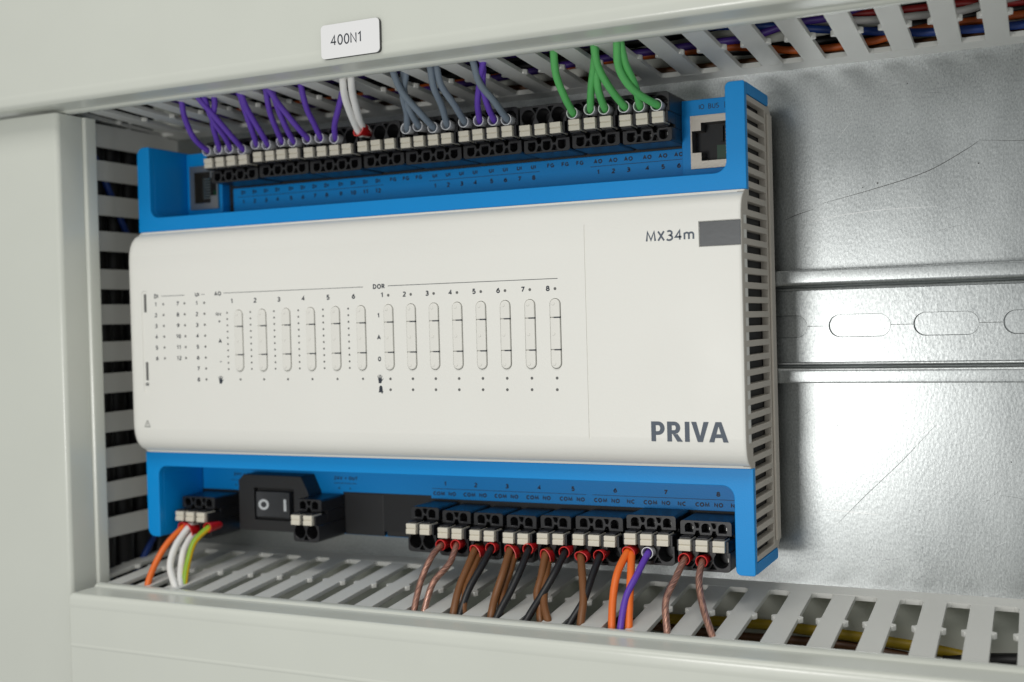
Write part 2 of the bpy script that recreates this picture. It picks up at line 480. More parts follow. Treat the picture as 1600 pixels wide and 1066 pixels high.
# ------------------------------------------------------------------ wiring ducts
def finger_outline(w_slot, pitch, y_root, y_end, y_notch, notch=True):
    """half-open finger cell centred on x=0, in (x, y) with y negative to the front"""
    hw = (pitch - w_slot) / 2; hp = pitch / 2; r = 1.5
    right = [(hw + 1.3, y_root + 2.2), (hw + 1.3, y_root - 0.05)]
    for i in range(1, 5):
        a = math.radians(90 * i / 4)
        right.append((hw + 1.3 - 1.3 * math.sin(a), y_root - 1.35 + 1.3 * math.cos(a)))
    if not notch: right += [(hw, y_end)]
    else: right += [(hw, y_notch + 1.6), (hw + 0.45, y_notch + 1.0), (hw + 1.25, y_notch + 0.75), (hw + 1.35, y_notch - 0.3),
              (hw + 0.5, y_notch - 1.35), (hw, y_notch - 1.4), (hw, y_end)]
    return right + [(-x, y) for x, y in reversed(right)]

TH = 1.5   # finger thickness
def duct_h(name, sgn, z0, slope, first_edge, pitch, n0, n1, lid_z, lid_front, bead_y, x_left, label):
    d = empty(name, (-80, 0, sgn * 105), label, 'wiring duct', 'slotted wiring ducts framing the controller')
    zf = lambda y: sgn * (z0 - slope * y)           # y is negative in front
    # root strip against the plate
    e_ = sgn * 0.02
    MB().prism([(0.0, sgn * z0 - e_), (-8.2, zf(-8.2) - e_), (-8.2, zf(-8.2) + sgn * TH + e_), (0.0, sgn * (z0 + TH) + e_)], 'x', -258, 130).build('base_strip', 'finger', d)
    MB().box(-258, 130, -1.6, -0.05, min(sgn * (z0 + TH + .05), sgn * 150), max(sgn * (z0 + TH + .05), sgn * 150)).build('duct_base', 'pvc', d)
    MB().box(-258, 130, -lid_front * -1 + 2.2, -1.7, min(sgn * 138, sgn * 140), max(sgn * 138, sgn * 140)).build('far_wall', 'pvc', d)
    out = finger_outline(6.6, pitch, -8.2, bead_y - 3.5, -33.0)
    mb = MB(); k = len(out); skew = -0.033
    mb.v = [(x + skew * (y + 7), y, zf(y)) for x, y in out] + [(x + skew * (y + 7), y, zf(y) + sgn * TH) for x, y in out]
    mb.f = [tuple(range(k)), tuple(reversed(range(k, 2 * k)))] + [(i, k + i, k + (i + 1) % k, (i + 1) % k) for i in range(k)]
    me = mb.mesh('finger', bevel=0.16, seg=2)
    for i in range(n0, n1):
        o = link('finger', me, 'finger', None)
        o.location = (S * (first_edge + pitch * i), 0, 0)
        o.rotation_euler.x = math.radians(random.uniform(-0.25, 0.25)); o.rotation_euler.z = math.radians(random.uniform(-0.5, 0.5))
        adopt(o, d)
    # lid
    f = lid_front; t = 1.5; R = 1.9
    prof = [(bead_y, sgn * (lid_z + 0.6)), (bead_y, sgn * (lid_z - 0.3))]
    for i in range(7):
        a = math.pi * i / 6
        prof.append((bead_y - 2.3 + 2.3 * math.cos(a), sgn * (lid_z - 0.3 - 0.75 * math.sin(a))))
    prof.append((bead_y - 5.0, sgn * lid_z))
    for i in range(7):
        a = math.radians(90 * i / 6)
        prof.append((f + R - R * math.sin(a), sgn * (lid_z + R - R * math.cos(a))))
    prof += [(f - 0.12, sgn * (lid_z + 3.2)), (f - 0.12, sgn * (lid_z + 4.0)), (f, sgn * (lid_z + 4.5)), (f, sgn * (lid_z + 4.8))]
    if sgn < 0:
        prof += [(f, -103.6), (f, -103.9), (f - 0.16, -104.2), (f - 0.16, -104.7), (f, -105.0), (f, -105.3)]
    prof += [(f, sgn * 140), (f + t, sgn * 140), (f + t, sgn * (lid_z + R + t)), (f + R + t, sgn * (lid_z + t)), (bead_y, sgn * (lid_z + t))]
    MB().prism(prof, 'x', x_left, 130).build('lid', 'pvc', d)
    return d

top = duct_h('wiring_duct', 1, 81.4, 0.043, 40.2, 13.05, -22, 7, 83.3, -76.0, -59.8, -320,
             'grey slotted wiring duct running along the top above the controller')
bot = duct_h('wiring_duct', -1, 82.0, 0.073, 45.85, 13.2, -22, 7, 86.6, -74.0, -57.6, -233.2,
             'grey slotted wiring duct running along the bottom below the controller')

left = empty('wiring_duct', (-270, 0, 0), 'grey slotted wiring duct standing upright at the left of the controller', 'wiring duct', 'slotted wiring ducts framing the controller')
XL = -243.0
MB().box(XL - TH - 0.02, XL + 0.02, -8.2, -0.05, -81, 81).build('base_strip', 'finger', left)
MB().box(-330, XL - TH - 0.05, -1.6, -0.05, -81, 81).build('duct_base', 'matt', left)  # black instead of duct grey: the shade inside is put into the colour
out = finger_outline(5.7, 13.2, -8.2, -53.5, -27.5, False)
mb = MB(); k = len(out)
mb.v = [(XL, y, x) for x, y in out] + [(XL - TH, y, x) for x, y in out]
mb.f = [tuple(range(k)), tuple(reversed(range(k, 2 * k)))] + [(i, k + i, k + (i + 1) % k, (i + 1) % k) for i in range(k)]
me = mb.mesh('finger', bevel=0.16, seg=2)
for i in range(-6, 6):
    o = link('finger', me, 'finger', None)
    o.location = (0, 0, S * (63.9 - 13.2 * (i + 5)))
    o.rotation_euler.y = math.radians(random.uniform(-0.3, 0.3))
    adopt(o, left)
o = link('finger', me, 'finger', None); o.location = (0, 0, S * (63.9 + 13.2)) ; adopt(o, left)
for zc_, sg in ((63.9 + 13.2 + 3.7, 1), (63.9 - 13.2 * 10 - 3.7, 1)):
    MB().prism([(-30.5, zc_ - 0.5), (-24.5, zc_ - 0.5), (-25.6, zc_ + 0.9), (-26.8, zc_ + 1.6), (-28.2, zc_ + 1.5), (-29.4, zc_ + 0.7)], 'x', XL - TH, XL).build('break_off_nib', 'finger', left, bevel=0.2)
XF = -238.6; f = -68.0; R = 1.9; t = 1.5
prof = [(XF + 0.2 - t, -49.6), (XF + 0.5, -49.6)]
prof = [(XF - t, -49.8)]
for i in range(7):
    a = math.radians(90 * i / 6); prof.append((XF + 0.1 + 0.9 * math.sin(a), -50.7 + 0.9 * math.cos(a)))
prof += [(XF + 1.0, -54.6), (XF + 0.75, -55.2), (XF + 0.1, -55.5), (XF - 0.25, -55.9), (XF, -56.4)]
for i in range(7):
    a = math.radians(90 * i / 6); prof.append((XF - R + R * math.cos(a), f + R - R * math.sin(a)))
prof += [(-282.0, f), (-282.4, f - 0.2), (-283.0, f - 0.2), (-283.4, f), (-330, f), (-330, f + t), (XF - R - t, f + t), (XF - t, f + R + t)]
MB().prism(prof, 'z', -150, 82.0).build('lid', 'pvc', left)

# ------------------------------------------------------------------ cables lying in the ducts
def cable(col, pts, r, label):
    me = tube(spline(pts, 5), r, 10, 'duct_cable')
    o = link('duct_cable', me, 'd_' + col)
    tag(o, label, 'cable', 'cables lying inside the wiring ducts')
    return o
def run(y, z, amp, seed, x0=-235, x1=125):
    rd = random.Random(seed); P = []
    x = x0
    while x <= x1:
        P.append((x, y + rd.uniform(-amp, amp), z + rd.uniform(-amp, amp))); x += 30
    return P
def shape(y, pts, r):
    return [(x, y + random.uniform(-0.6, 0.6), z) for x, z in pts]
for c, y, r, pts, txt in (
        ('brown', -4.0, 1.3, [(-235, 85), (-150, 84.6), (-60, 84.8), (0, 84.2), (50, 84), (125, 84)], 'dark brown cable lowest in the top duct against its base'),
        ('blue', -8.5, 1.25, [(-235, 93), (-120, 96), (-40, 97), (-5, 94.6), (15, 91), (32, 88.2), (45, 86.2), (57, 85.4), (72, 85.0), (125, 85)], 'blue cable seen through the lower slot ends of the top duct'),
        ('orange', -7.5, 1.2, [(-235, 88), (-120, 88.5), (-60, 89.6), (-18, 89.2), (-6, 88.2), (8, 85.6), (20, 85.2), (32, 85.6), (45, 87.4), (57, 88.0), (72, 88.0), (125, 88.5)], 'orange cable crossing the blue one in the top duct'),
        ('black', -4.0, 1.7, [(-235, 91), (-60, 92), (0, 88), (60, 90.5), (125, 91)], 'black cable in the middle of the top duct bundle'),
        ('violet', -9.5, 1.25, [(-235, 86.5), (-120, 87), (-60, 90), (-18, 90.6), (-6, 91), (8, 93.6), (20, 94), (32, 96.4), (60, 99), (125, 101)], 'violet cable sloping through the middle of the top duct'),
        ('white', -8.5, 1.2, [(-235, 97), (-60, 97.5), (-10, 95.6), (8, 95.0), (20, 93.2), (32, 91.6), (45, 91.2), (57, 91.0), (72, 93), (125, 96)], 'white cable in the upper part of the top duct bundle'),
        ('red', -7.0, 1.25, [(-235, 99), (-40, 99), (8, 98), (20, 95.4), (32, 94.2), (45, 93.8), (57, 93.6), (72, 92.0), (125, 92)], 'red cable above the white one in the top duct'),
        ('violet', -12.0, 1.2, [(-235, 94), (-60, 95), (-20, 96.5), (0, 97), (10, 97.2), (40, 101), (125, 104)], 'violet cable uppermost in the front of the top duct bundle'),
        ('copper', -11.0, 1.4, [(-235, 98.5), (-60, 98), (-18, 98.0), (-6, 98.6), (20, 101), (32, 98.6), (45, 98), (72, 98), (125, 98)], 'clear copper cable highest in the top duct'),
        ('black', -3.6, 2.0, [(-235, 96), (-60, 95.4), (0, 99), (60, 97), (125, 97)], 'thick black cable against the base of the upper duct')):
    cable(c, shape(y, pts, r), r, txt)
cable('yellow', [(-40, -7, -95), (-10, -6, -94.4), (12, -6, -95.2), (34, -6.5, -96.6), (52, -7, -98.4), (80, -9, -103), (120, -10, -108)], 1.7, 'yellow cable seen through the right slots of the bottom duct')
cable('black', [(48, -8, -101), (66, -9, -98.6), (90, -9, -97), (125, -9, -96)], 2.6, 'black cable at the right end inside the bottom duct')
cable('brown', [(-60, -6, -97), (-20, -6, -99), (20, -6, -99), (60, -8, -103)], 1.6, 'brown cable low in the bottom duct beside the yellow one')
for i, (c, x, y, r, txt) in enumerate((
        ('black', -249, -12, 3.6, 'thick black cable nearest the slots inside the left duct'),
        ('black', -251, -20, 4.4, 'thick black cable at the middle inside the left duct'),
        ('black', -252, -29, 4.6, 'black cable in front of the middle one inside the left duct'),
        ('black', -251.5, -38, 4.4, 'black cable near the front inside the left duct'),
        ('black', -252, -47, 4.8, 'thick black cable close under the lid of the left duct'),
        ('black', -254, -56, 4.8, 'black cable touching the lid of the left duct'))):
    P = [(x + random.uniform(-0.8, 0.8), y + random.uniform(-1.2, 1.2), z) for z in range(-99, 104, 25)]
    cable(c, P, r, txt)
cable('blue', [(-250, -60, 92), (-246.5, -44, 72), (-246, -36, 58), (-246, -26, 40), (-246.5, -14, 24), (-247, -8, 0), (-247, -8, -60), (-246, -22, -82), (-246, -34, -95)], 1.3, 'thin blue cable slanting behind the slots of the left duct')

# ------------------------------------------------------------------ controller module
W = 228.0
dev = empty('controller_module', (-114, -8.2, 0), 'white and blue building controller module lettered PRIVA MX34m', 'controller')
YB, YC, YP = -40.0, -46.5, -15.5

# dark chassis
ch = MB(); ch.box(-226, -9, -39.2, -9.5, -43, 43); ch.box(-226, -9, -15.2, -9.6, -70, -43.05); ch.box(-226, -9, -15.2, -9.6, 43.05, 70)
ch.build('chassis', 'dark', dev, smooth=False)
bk = MB(); bk.box(-227, -2.7, -9.4, -8.2, -70.6, 70.6)
bk.build('back_plate', 'grey', dev, bevel=0.3)

# blue terminal frames
def frame_outline(s, x0, x1):
    zo, zi, zt, rr = 40.55, 45.7, 71.9, 3.6
    xi0, xi1 = -222.3, -5.75
    ro = 3.0
    o = [(x0, zo), (x1, zo)]
    o += [(x1, zt - 0.4), (x1 - 0.4, zt)]
    for i in range(5):
        a = math.radians(90 + 90 * i / 4); o.append((xi1 + 1.6 + 1.6 * math.cos(a), zt - 1.6 + 1.6 * math.sin(a)))
    for i in range(7):
        a = math.radians(-90 * i / 6); o.append((xi1 - rr + rr * math.cos(a), zi + rr + rr * math.sin(a)))
    for i in range(7):
        a = math.radians(-90 - 90 * i / 6); o.append((xi0 + rr + rr * math.cos(a), zi + rr + rr * math.sin(a)))
    o += [(xi0, zt - 0.3), (xi0 - 0.3, zt)]
    for i in range(5):
        a = math.radians(90 + 90 * i / 4); o.append((x0 + ro + ro * math.cos(a), zt - ro + ro * math.sin(a)))
    return [(x, s * z) for x, z in o]
for s in (1, -1):
    fr = MB().prism(frame_outline(s, -228, 0), 'y', YB, YB + 2.6).build('terminal_frame', 'blue', dev, bevel=0.45, seg=3)
    MB().prism(frame_outline(s, -227.8, -3.2), 'y', YB + 2.62, YP).build('frame_wall', 'blue', fr, bevel=0.1, seg=1)
    # corner cap wrapping round the right side
    MB().prism([(YB + 2.65, s * 68.6), (-11.6, s * 68.6), (-11.0, s * 69.2), (-11.0, s * 71.3), (-11.6, s * 71.88), (YB + 2.65, s * 71.88)], 'x', -2.5, -0.02).build('side_cap', 'blue', fr, bevel=0.2)
    # fine seam on the right post
    sm = MB(); hline(sm, -5.2, -0.8, s * 66.0, 0.12, YB - 0.012); sm.build('seam', 'blue', fr, smooth=False)
    # label panel
    if s > 0:
        pn = MB().prism([(-203.6, s * 45.75), (-25.6, s * 45.75), (-25.6, s * 57.4), (-203.6, s * 57.4)], 'y', YP, -9.7)
        pn.box(-221.9, -25.6, -13.6, -9.75, 57.5, 71.6)
        p = pn.build('label_panel', 'blue', dev, bevel=0.35)
        for xa, xb, yq, jx in ((-25.2, -5.8, -20.0, -22.2), (-222.2, -205.4, -19.6, -220.0)):
            q_ = MB().prism([(xa, 45.75), (xb, 45.75), (xb, 71.4), (xa, 71.4)], 'y', yq, -13.7).mesh('sp', bevel=0.3)
            qm = boolean(q_, MB().box(jx - 0.02, jx + 13.22, -25, -14.5, 49.88, 66.32)); finish(qm)
            link('socket_panel', qm, 'blue', dev)
        panel_u = p
    else:
        p = MB().prism([(-222.2, -45.75), (-5.8, -45.75), (-5.8, -57.3), (-121.0, -57.3), (-121.0, -56.3), (-157.8, -56.3), (-157.8, -57.3), (-222.2, -57.3)], 'y', YP, -9.7).build('label_panel', 'blue', dev, bevel=0.12, seg=1)
        MB().box(-222.2, -5.8, -13.4, -9.75, -72.2, -57.4).build('socket_floor', 'blue', dev, bevel=0.2)
        panel_l = p
        for x0, x1 in ((-157.6, -140.75), (-140.05, -121.2)):
            MB().box(x0, x1, -15.3 if x0 < -150 else -14.9, -13.45, -71.8, -56.6).build('blank_cover', 'matt', dev, bevel=0.45, seg=3)

MB().box(-3.1, -2.6, -37.2, -9.8, -71, 71).build('vent_shade_sheet', 'dark', dev, smooth=False)  # added dark sheet, stands in for the shade behind the vents
# grey side wall with vents
def side_profile(y_in):
    p = []
    top_ = [(-37.3, 68.4), (-37.3, 41.0), (-40.4, 40.4), (-43.2, 38.8), (-44.9, 36.6), (-45.6, 33.5)]
    for y, z in top_: p.append((y, z))
    for y, z in reversed(top_): p.append((y, -z))
    p += [(-11.2, -68.4), (-10.6, -69.6), (-7.4, -66.8), (-7.0, -66.0), (-7.0, 66.0), (-7.4, 66.8), (-10.6, 69.6), (-11.2, 68.4)]
    return p
sp = MB().prism(side_profile(0), 'x', -2.5, -0.25).mesh('side')
cut = MB()
nv = 32
for i in range(nv):
    z = -65.6 + i * (131.2 / (nv - 1))
    y0 = -43.0 if abs(z) < 35.5 else (-38.2 if abs(z) < 40 else -36.3)
    cut.box(-4, 1, y0, -15.0, z - 1.2, z + 1.2)
spm = boolean(sp, cut); finish(spm, 0.14, 1, True)
side = link('side_panel', spm, 'grey', dev)
MB().prism([(-13.6, -66.0), (-9.0, -66.0), (-9.0, 66.0), (-13.6, 66.0)], 'x', -0.2, 0.55).build('side_rib', 'grey', side, bevel=0.25)
MB().prism([(-37.2, 70.0), (-11, 70.0), (-11, -70.0), (-37.2, -70.0)], 'x', -227.9, -226.4).build('side_panel', 'grey', dev)

# white cover: profile in (y, |z|) lofted along x, left corners rounded
def cover_ring(x, inset, back):
    half = [(-39.6, 40.4), (-41.1, 40.4), (-41.25, 39.75), (-41.5, 39.6), (-42.6, 39.4), (-43.9, 38.7), (-45.0, 37.6), (-45.8, 36.0), (-46.3, 34.0), (-46.5, 31.5), (-46.5, 31.2)]
    pts = []
    for y, z in half: pts.append((x, min(y + back, -39.6), z - inset))
    for y, z in reversed(half): pts.append((x, min(y + back, -39.6), -(z - inset)))
    return pts
rings = []
Rr = 3.6
for i in range(9):
    a = math.radians(90 * i / 8)
    ins = Rr * (1 - math.sin(a)); xo = -228.6 + Rr * (1 - math.cos(a))
    rings.append(cover_ring(xo, ins, 2.2 * (1 - math.sin(a)) ** 1.3))
rings.append(cover_ring(-224.7, 0, 0)); rings.append(cover_ring(-1.4, 0, 0)); rings.append(cover_ring(-1.1, 0, 0))
rings.append(cover_ring(-0.6, 0.02, 0.08)); rings.append(cover_ring(-0.35, 0.08, 0.3))
cm = MB().loft(rings).mesh('cover_raw', smooth=False)
AOX = [-178.3 + 10.042 * i for i in range(6)]
DOX = [-117.5 + 8.462 * i for i in range(8)]
cut = MB()
for x in AOX + DOX:
    cut.prism(rrect(x - 1.85, x + 1.85, -10.8, 10.8, 1.84, 6), 'y', -45.6, -48)
cut.prism([(-12.65, 24.0), (1, 24.0), (1, 31.5), (-12.65, 31.5)], 'y', -45.9, -48)
cut.prism(rrect(-221.9, -218.9, -18.2, 18.8, 1.2, 4), 'y', -46.25, -48)
cut.box(-48.25, -47.85, -48, -46.27, -32.0, 32.4)
cvm = boolean(cm, cut); finish(cvm, 0.0, 1, True)
cover = link('cover', cvm, 'cover', dev)
MB().box(-12.45, -0.4, -46.2, -45.95, 24.2, 31.3).build('status_window', 'window', cover, bevel=0.08, seg=1)
for z in (14.3, -10.4):
    MB().box(-220.95, -219.85, -46.33, -46.2, z - 3.3, z + 3.3).build('clip_slot', 'led', cover, smooth=False)
def key_outline(x, k):
    w = 1.62
    if k == 0: return [(x - w, -4.88), (x + w, -4.88), (x + w, 4.88), (x - w, 4.88)]
    o = [(x - w, 4.98), (x + w, 4.98)] + [(x + w * math.cos(math.radians(180 * i / 10)), 9.0 + w * math.sin(math.radians(180 * i / 10))) for i in range(11)]
    return [(px, pz * k) for px, pz in o]
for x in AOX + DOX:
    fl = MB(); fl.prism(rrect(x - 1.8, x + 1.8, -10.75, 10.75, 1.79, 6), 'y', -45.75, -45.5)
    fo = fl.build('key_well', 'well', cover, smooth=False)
    for k in (1, 0, -1):
        kb = MB().prism(key_outline(x, k), 'y', -47.05, -45.8)
        ko = kb.build('slide_key', 'track', cover, bevel=0.3, seg=3)
        zc_ = 9.3 * k
    ds = MB()
    for z in (-9.2, 0.0, 9.2): ds.prism(circle(x - 0.5, z, 0.55, 12), 'y', -47.17, -46.9)
    ds.build('key_light', 'track', cover, bevel=0.06, seg=1)
    tk = MB()
    for z in (4.935, -4.935): tk.box(x - 0.35, x + 1.66, -47.07, -45.8, z - 0.17, z + 0.17)
    tk.build('tick_mark', 'ink', cover, smooth=False)
YT = -46.54
led = MB()
def dot(x, z, r=0.36): led.prism(circle(x, z, r, 10), 'y', -46.56, -46.3)
for x in AOX:
    for i in range(10): dot(x - 4.95, 9.8 - 19.7 * i / 9, 0.34)
    dot(x + 0.1, -13.55, 0.4)
for x in DOX:
    dot(x + 0.1, 13.7, 0.46); dot(x + 0.05, -13.6, 0.46); dot(x, -17.15, 0.46)
for i in range(6):
    dot(-211.8, 13.7 - 3.9 * i, 0.42); dot(-202.1, 13.7 - 3.9 * i, 0.42)
for i in range(8): dot(-193.2, 13.6 - 3.87 * i, 0.42)
lo = led.build('indicator_light', 'led', cover, smooth=False); lo['kind'] = 'stuff'
T = []
for i in range(6):
    T.append((str(i + 1), 1.5, -215.3, 13.7 - 3.9 * i, 'c')); T.append((str(i + 7), 1.5, -205.2, 13.7 - 3.9 * i, 'c'))
for i in range(8): T.append((str(i + 1), 1.5, -196.6, 13.6 - 3.87 * i, 'c'))
T += [('DI', 1.5, -215.0, 16.65, 'c'), ('UI', 1.5, -196.3, 16.65, 'c'), ('AO', 1.5, -187.1, 16.65, 'c'), ('DOR', 1.6, -120.9, 16.7, 'c')]
for i, x in enumerate(AOX): T.append((str(i + 1), 1.7, x - 2.75, 13.8, 'c'))
for i, x in enumerate(DOX): T.append((str(i + 1), 1.7, x - 2.3, 13.85, 'c'))
T += [('10V', 1.1, -187.1, 9.4, 'c'), ('+', 1.6, -186.7, 6.9, 'c'), ('A', 1.6, -186.6, 0.0, 'c'), ('-', 1.6, -186.6, -7.2, 'c'),
      ('1', 1.6, -121.4, 7.2, 'c'), ('A', 1.6, -121.4, 0.05, 'c'), ('0', 1.6, -121.4, -7.05, 'c'), ('IO', 1.1, -220.4, -15.1, 'c')]
lettering('lettering', T, YT, 'ink', cover, 0.22)
lettering('lettering', [('MX34m', 3.25, -21.3, 27.85, 'c', 0.98)], YT, 'logo', cover, 0.165)
def logo(x, z, h, w):
    """bold condensed capitals P R I V A as filled outlines"""
    mb = MB(); k = h
    def strip(outer, inner):
        for i in range(len(outer) - 1):
            mb.quad_flat([(x + p[0] * k, YT, z + p[1] * k) for p in (outer[i], outer[i + 1], inner[i + 1], inner[i])])
    def quad(*q): mb.quad_flat([(x + p[0] * k, YT, z + p[1] * k) for p in q])
    t = 0.235
    def bowl(ox, rx, cy, ry):
        # upper and lower bars plus half ring, butt jointed to the stem at ox + t
        o = [(ox + t, cy + ry)] + arc(ox + rx - ry * 0.95, cy, ry * 0.95, ry, 90, -90, 12) + [(ox + t, cy - ry)]
        i = [(ox + t, cy + ry - 0.19)] + arc(ox + rx - ry * 0.95, cy, ry * 0.95 - 0.225, ry - 0.19, 90, -90, 12) + [(ox + t, cy - ry + 0.19)]
        strip(o, i)
    # P
    quad((0, 0), (t, 0), (t, 1), (0, 1)); bowl(0, 0.68, 0.66, 0.34)
    # R
    o = 0.80
    quad((o, 0), (o + t, 0), (o + t, 1), (o, 1)); bowl(o, 0.66, 0.69, 0.31)
    quad((o + 0.27, 0.378), (o + 0.50, 0.0), (o + 0.77, 0.0), (o + 0.52, 0.378))
    # I
    o = 1.68; quad((o, 0), (o + t, 0), (o + t, 1), (o, 1))
    # V
    o = 2.00
    quad((o, 1), (o + 0.255, 1), (o + 0.43, 0.30), (o + 0.43, 0.0), (o + 0.305, 0.0))
    quad((o + 0.86, 1), (o + 0.605, 1), (o + 0.4301, 0.30), (o + 0.4301, 0.0), (o + 0.555, 0.0))
    # A
    o = 2.86
    quad((o, 0), (o + 0.25, 0), (o + 0.31, 0.21), (o + 0.365, 0.40), (o + 0.47, 0.78), (o + 0.47, 1), (o + 0.325, 1))
    quad((o + 0.94, 0), (o + 0.69, 0), (o + 0.63, 0.21), (o + 0.575, 0.40), (o + 0.4701, 0.78), (o + 0.4701, 1), (o + 0.615, 1))
    quad((o + 0.312, 0.21), (o + 0.628, 0.21), (o + 0.573, 0.40), (o + 0.367, 0.40))
    for i, v in enumerate(mb.v): mb.v[i] = (x + (v[0] - x) * w, v[1], v[2])
    return mb.build('lettering', 'logo', cover, smooth=False)
logo(-28.45, -32.35, 5.85, 23.2 / (3.80 * 5.85))
ul = MB()
hline(ul, -212.6, -202.0, 16.6, 0.16, YT); hline(ul, -194.4, -192.9, 16.6, 0.16, YT)
hline(ul, -184.6, -127.0, 16.75, 0.16, YT); hline(ul, -117.5, -57.2, 16.78, 0.18, YT)
ul.build('printed_line', 'ink', cover, smooth=False)
# hand, bell and warning symbols
ic = MB()
def poly(pts): ic.quad_flat([(x, YT, z) for x, z in pts])
for hx in (-186.85, -121.4):
    hz = -13.7
    poly([(hx - 0.55, hz - 1.3), (hx + 0.45, hz - 1.3), (hx + 0.75, hz - 0.2), (hx + 0.6, hz + 0.3), (hx - 0.75, hz + 0.3)])
    for fx, dx, ht in ((-0.6, -0.35, 1.15), (-0.22, -0.1, 1.5), (0.14, 0.1, 1.5), (0.48, 0.32, 1.2)):
        poly([(hx + fx - 0.14, hz + 0.3), (hx + fx + 0.14, hz + 0.3), (hx + fx + dx + 0.11, hz + ht), (hx + fx + dx - 0.11, hz + ht)])
    poly([(hx + 0.6, hz - 0.7), (hx + 0.75, hz - 0.2), (hx + 1.3, hz + 0.35), (hx + 1.1, hz - 0.15)])
bx, bz = -121.2, -17.1
poly([(bx - 0.95, bz - 0.9), (bx + 0.95, bz - 0.9), (bx + 0.7, bz - 0.4), (bx + 0.6, bz + 0.8), (bx + 0.25, bz + 1.3), (bx - 0.25, bz + 1.3), (bx - 0.6, bz + 0.8), (bx - 0.7, bz - 0.4)])
poly([(bx + 0.1, bz - 1.25), (bx + 0.7, bz - 1.25), (bx + 0.6, bz - 0.95), (bx + 0.15, bz - 0.95)])
ic.build('printed_symbol', 'ink', cover, smooth=False)
ic = MB()
wx, wz = -220.8, -29.6
for a, b in (((-1.3, -1.0), (0.0, 1.35)), ((0.0, 1.35), (1.3, -1.0)), ((1.3, -1.0), (-1.3, -1.0))):
    d_ = Vector((b[0] - a[0], b[1] - a[1])).normalized(); nx, nz = -d_.y * 0.12, d_.x * 0.12
    poly([(wx + a[0] - nx, wz + a[1] - nz), (wx + b[0] - nx, wz + b[1] - nz), (wx + b[0] + nx, wz + b[1] + nz), (wx + a[0] + nx, wz + a[1] + nz)])
poly([(wx - 0.12, wz - 0.3), (wx + 0.12, wz - 0.3), (wx + 0.12, wz + 0.6), (wx - 0.12, wz + 0.6)])
poly([(wx - 0.12, wz - 0.75), (wx + 0.12, wz - 0.75), (wx + 0.12, wz - 0.5), (wx - 0.12, wz - 0.5)])
ic.build('printed_symbol', 'led', cover, smooth=False)

# panel lettering
UP = [('DI', 4, -198.9), ('DI', 4, -177.0), ('DI', 4, -155.1), ('FG', 3, -133.0), ('UI', 4, -116.1), ('UI', 4, -94.1), ('FG', 3, -72.1), ('AO', 3, -55.2), ('AO', 3, -38.3)]
P5 = 5.25
T = []; cnt = {}
for nm, n, x in UP:
    for i in range(n):
        T.append((nm, 1.45, x + i * P5 + 0.1, 55.6, 'c'))
        if nm != 'FG':
            cnt[nm] = cnt.get(nm, 0) + 1
            T.append((str(cnt[nm]), 1.6, x + i * P5 + 0.1, 52.1, 'c'))
yt = YP - 0.04
lettering('lettering', T, yt, 'inkb', panel_u, 0.26)
ul = MB(); hline(ul, -201.4, -137.0, 53.93, 0.16, yt); hline(ul, -118.5, -76.0, 53.95, 0.16, yt); hline(ul, -57.8, -25.9, 53.98, 0.16, yt)
ul.build('printed_line', 'inkb', panel_u, smooth=False)
for it in (('IO', 1.55, -19.4, 69.0, 'l', 0.95), ('BUS', 1.55, -16.4, 69.0, 'l', 0.95), ('|', 1.5, -11.2, 69.0, 'c'), ('CAN', 1.55, -9.9, 69.0, 'l', 0.95)):
    lettering('lettering', [it], -20.05, 'inkb', dev, 0.13)
LO = [('24V IN', 3, -217.4, 5.0, 0.0), ('24V OUT', 2, -165.2, 5.2, 0.9), ('1', 2, -117.9, P5, 0.0), ('2', 2, -105.9, P5, -0.5), ('3', 2, -93.9, P5, -0.9), ('4', 2, -81.9, P5, -0.9),
      ('5', 2, -69.6, P5, -0.7), ('6', 3, -57.3, P5, -0.4), ('7', 3, -40.1, P5, 0.7), ('8', 3, -22.8, P5, 0.0)]
T = []
ul = MB()
for nm, n, x, pp, dz in LO[2:]:
    T.append((nm, 1.6, x + (n - 1) * pp / 2 + 0.05, -52.0, 'c'))
    for i, w_ in enumerate(('COM', 'NO', 'NC')[:n]): T.append((w_, 1.45, x + i * pp + 0.1, -55.45, 'c'))
hline(ul, -120.4, -62.3, -53.75, 0.16, yt); hline(ul, -60.0, -6.4, -53.75, 0.16, yt)
T += [('24V = IN', 1.3, -203.2, -51.2, 'c'), ('+', 1.4, -206.2, -55.4, 'c'), ('-', 1.4, -202.0, -55.4, 'c'),
      ('24V = OUT', 1.3, -156.4, -51.3, 'c'), ('+', 1.4, -159.4, -55.0, 'c'), ('-', 1.4, -154.6, -55.0, 'c')]
hline(ul, -208.6, -199.5, -53.5, 0.16, yt); hline(ul, -161.6, -151.8, -53.2, 0.2, yt)
lettering('lettering', T, yt, 'inkb', panel_l, 0.26)
ul.build('printed_line', 'inkb', panel_l, smooth=False)

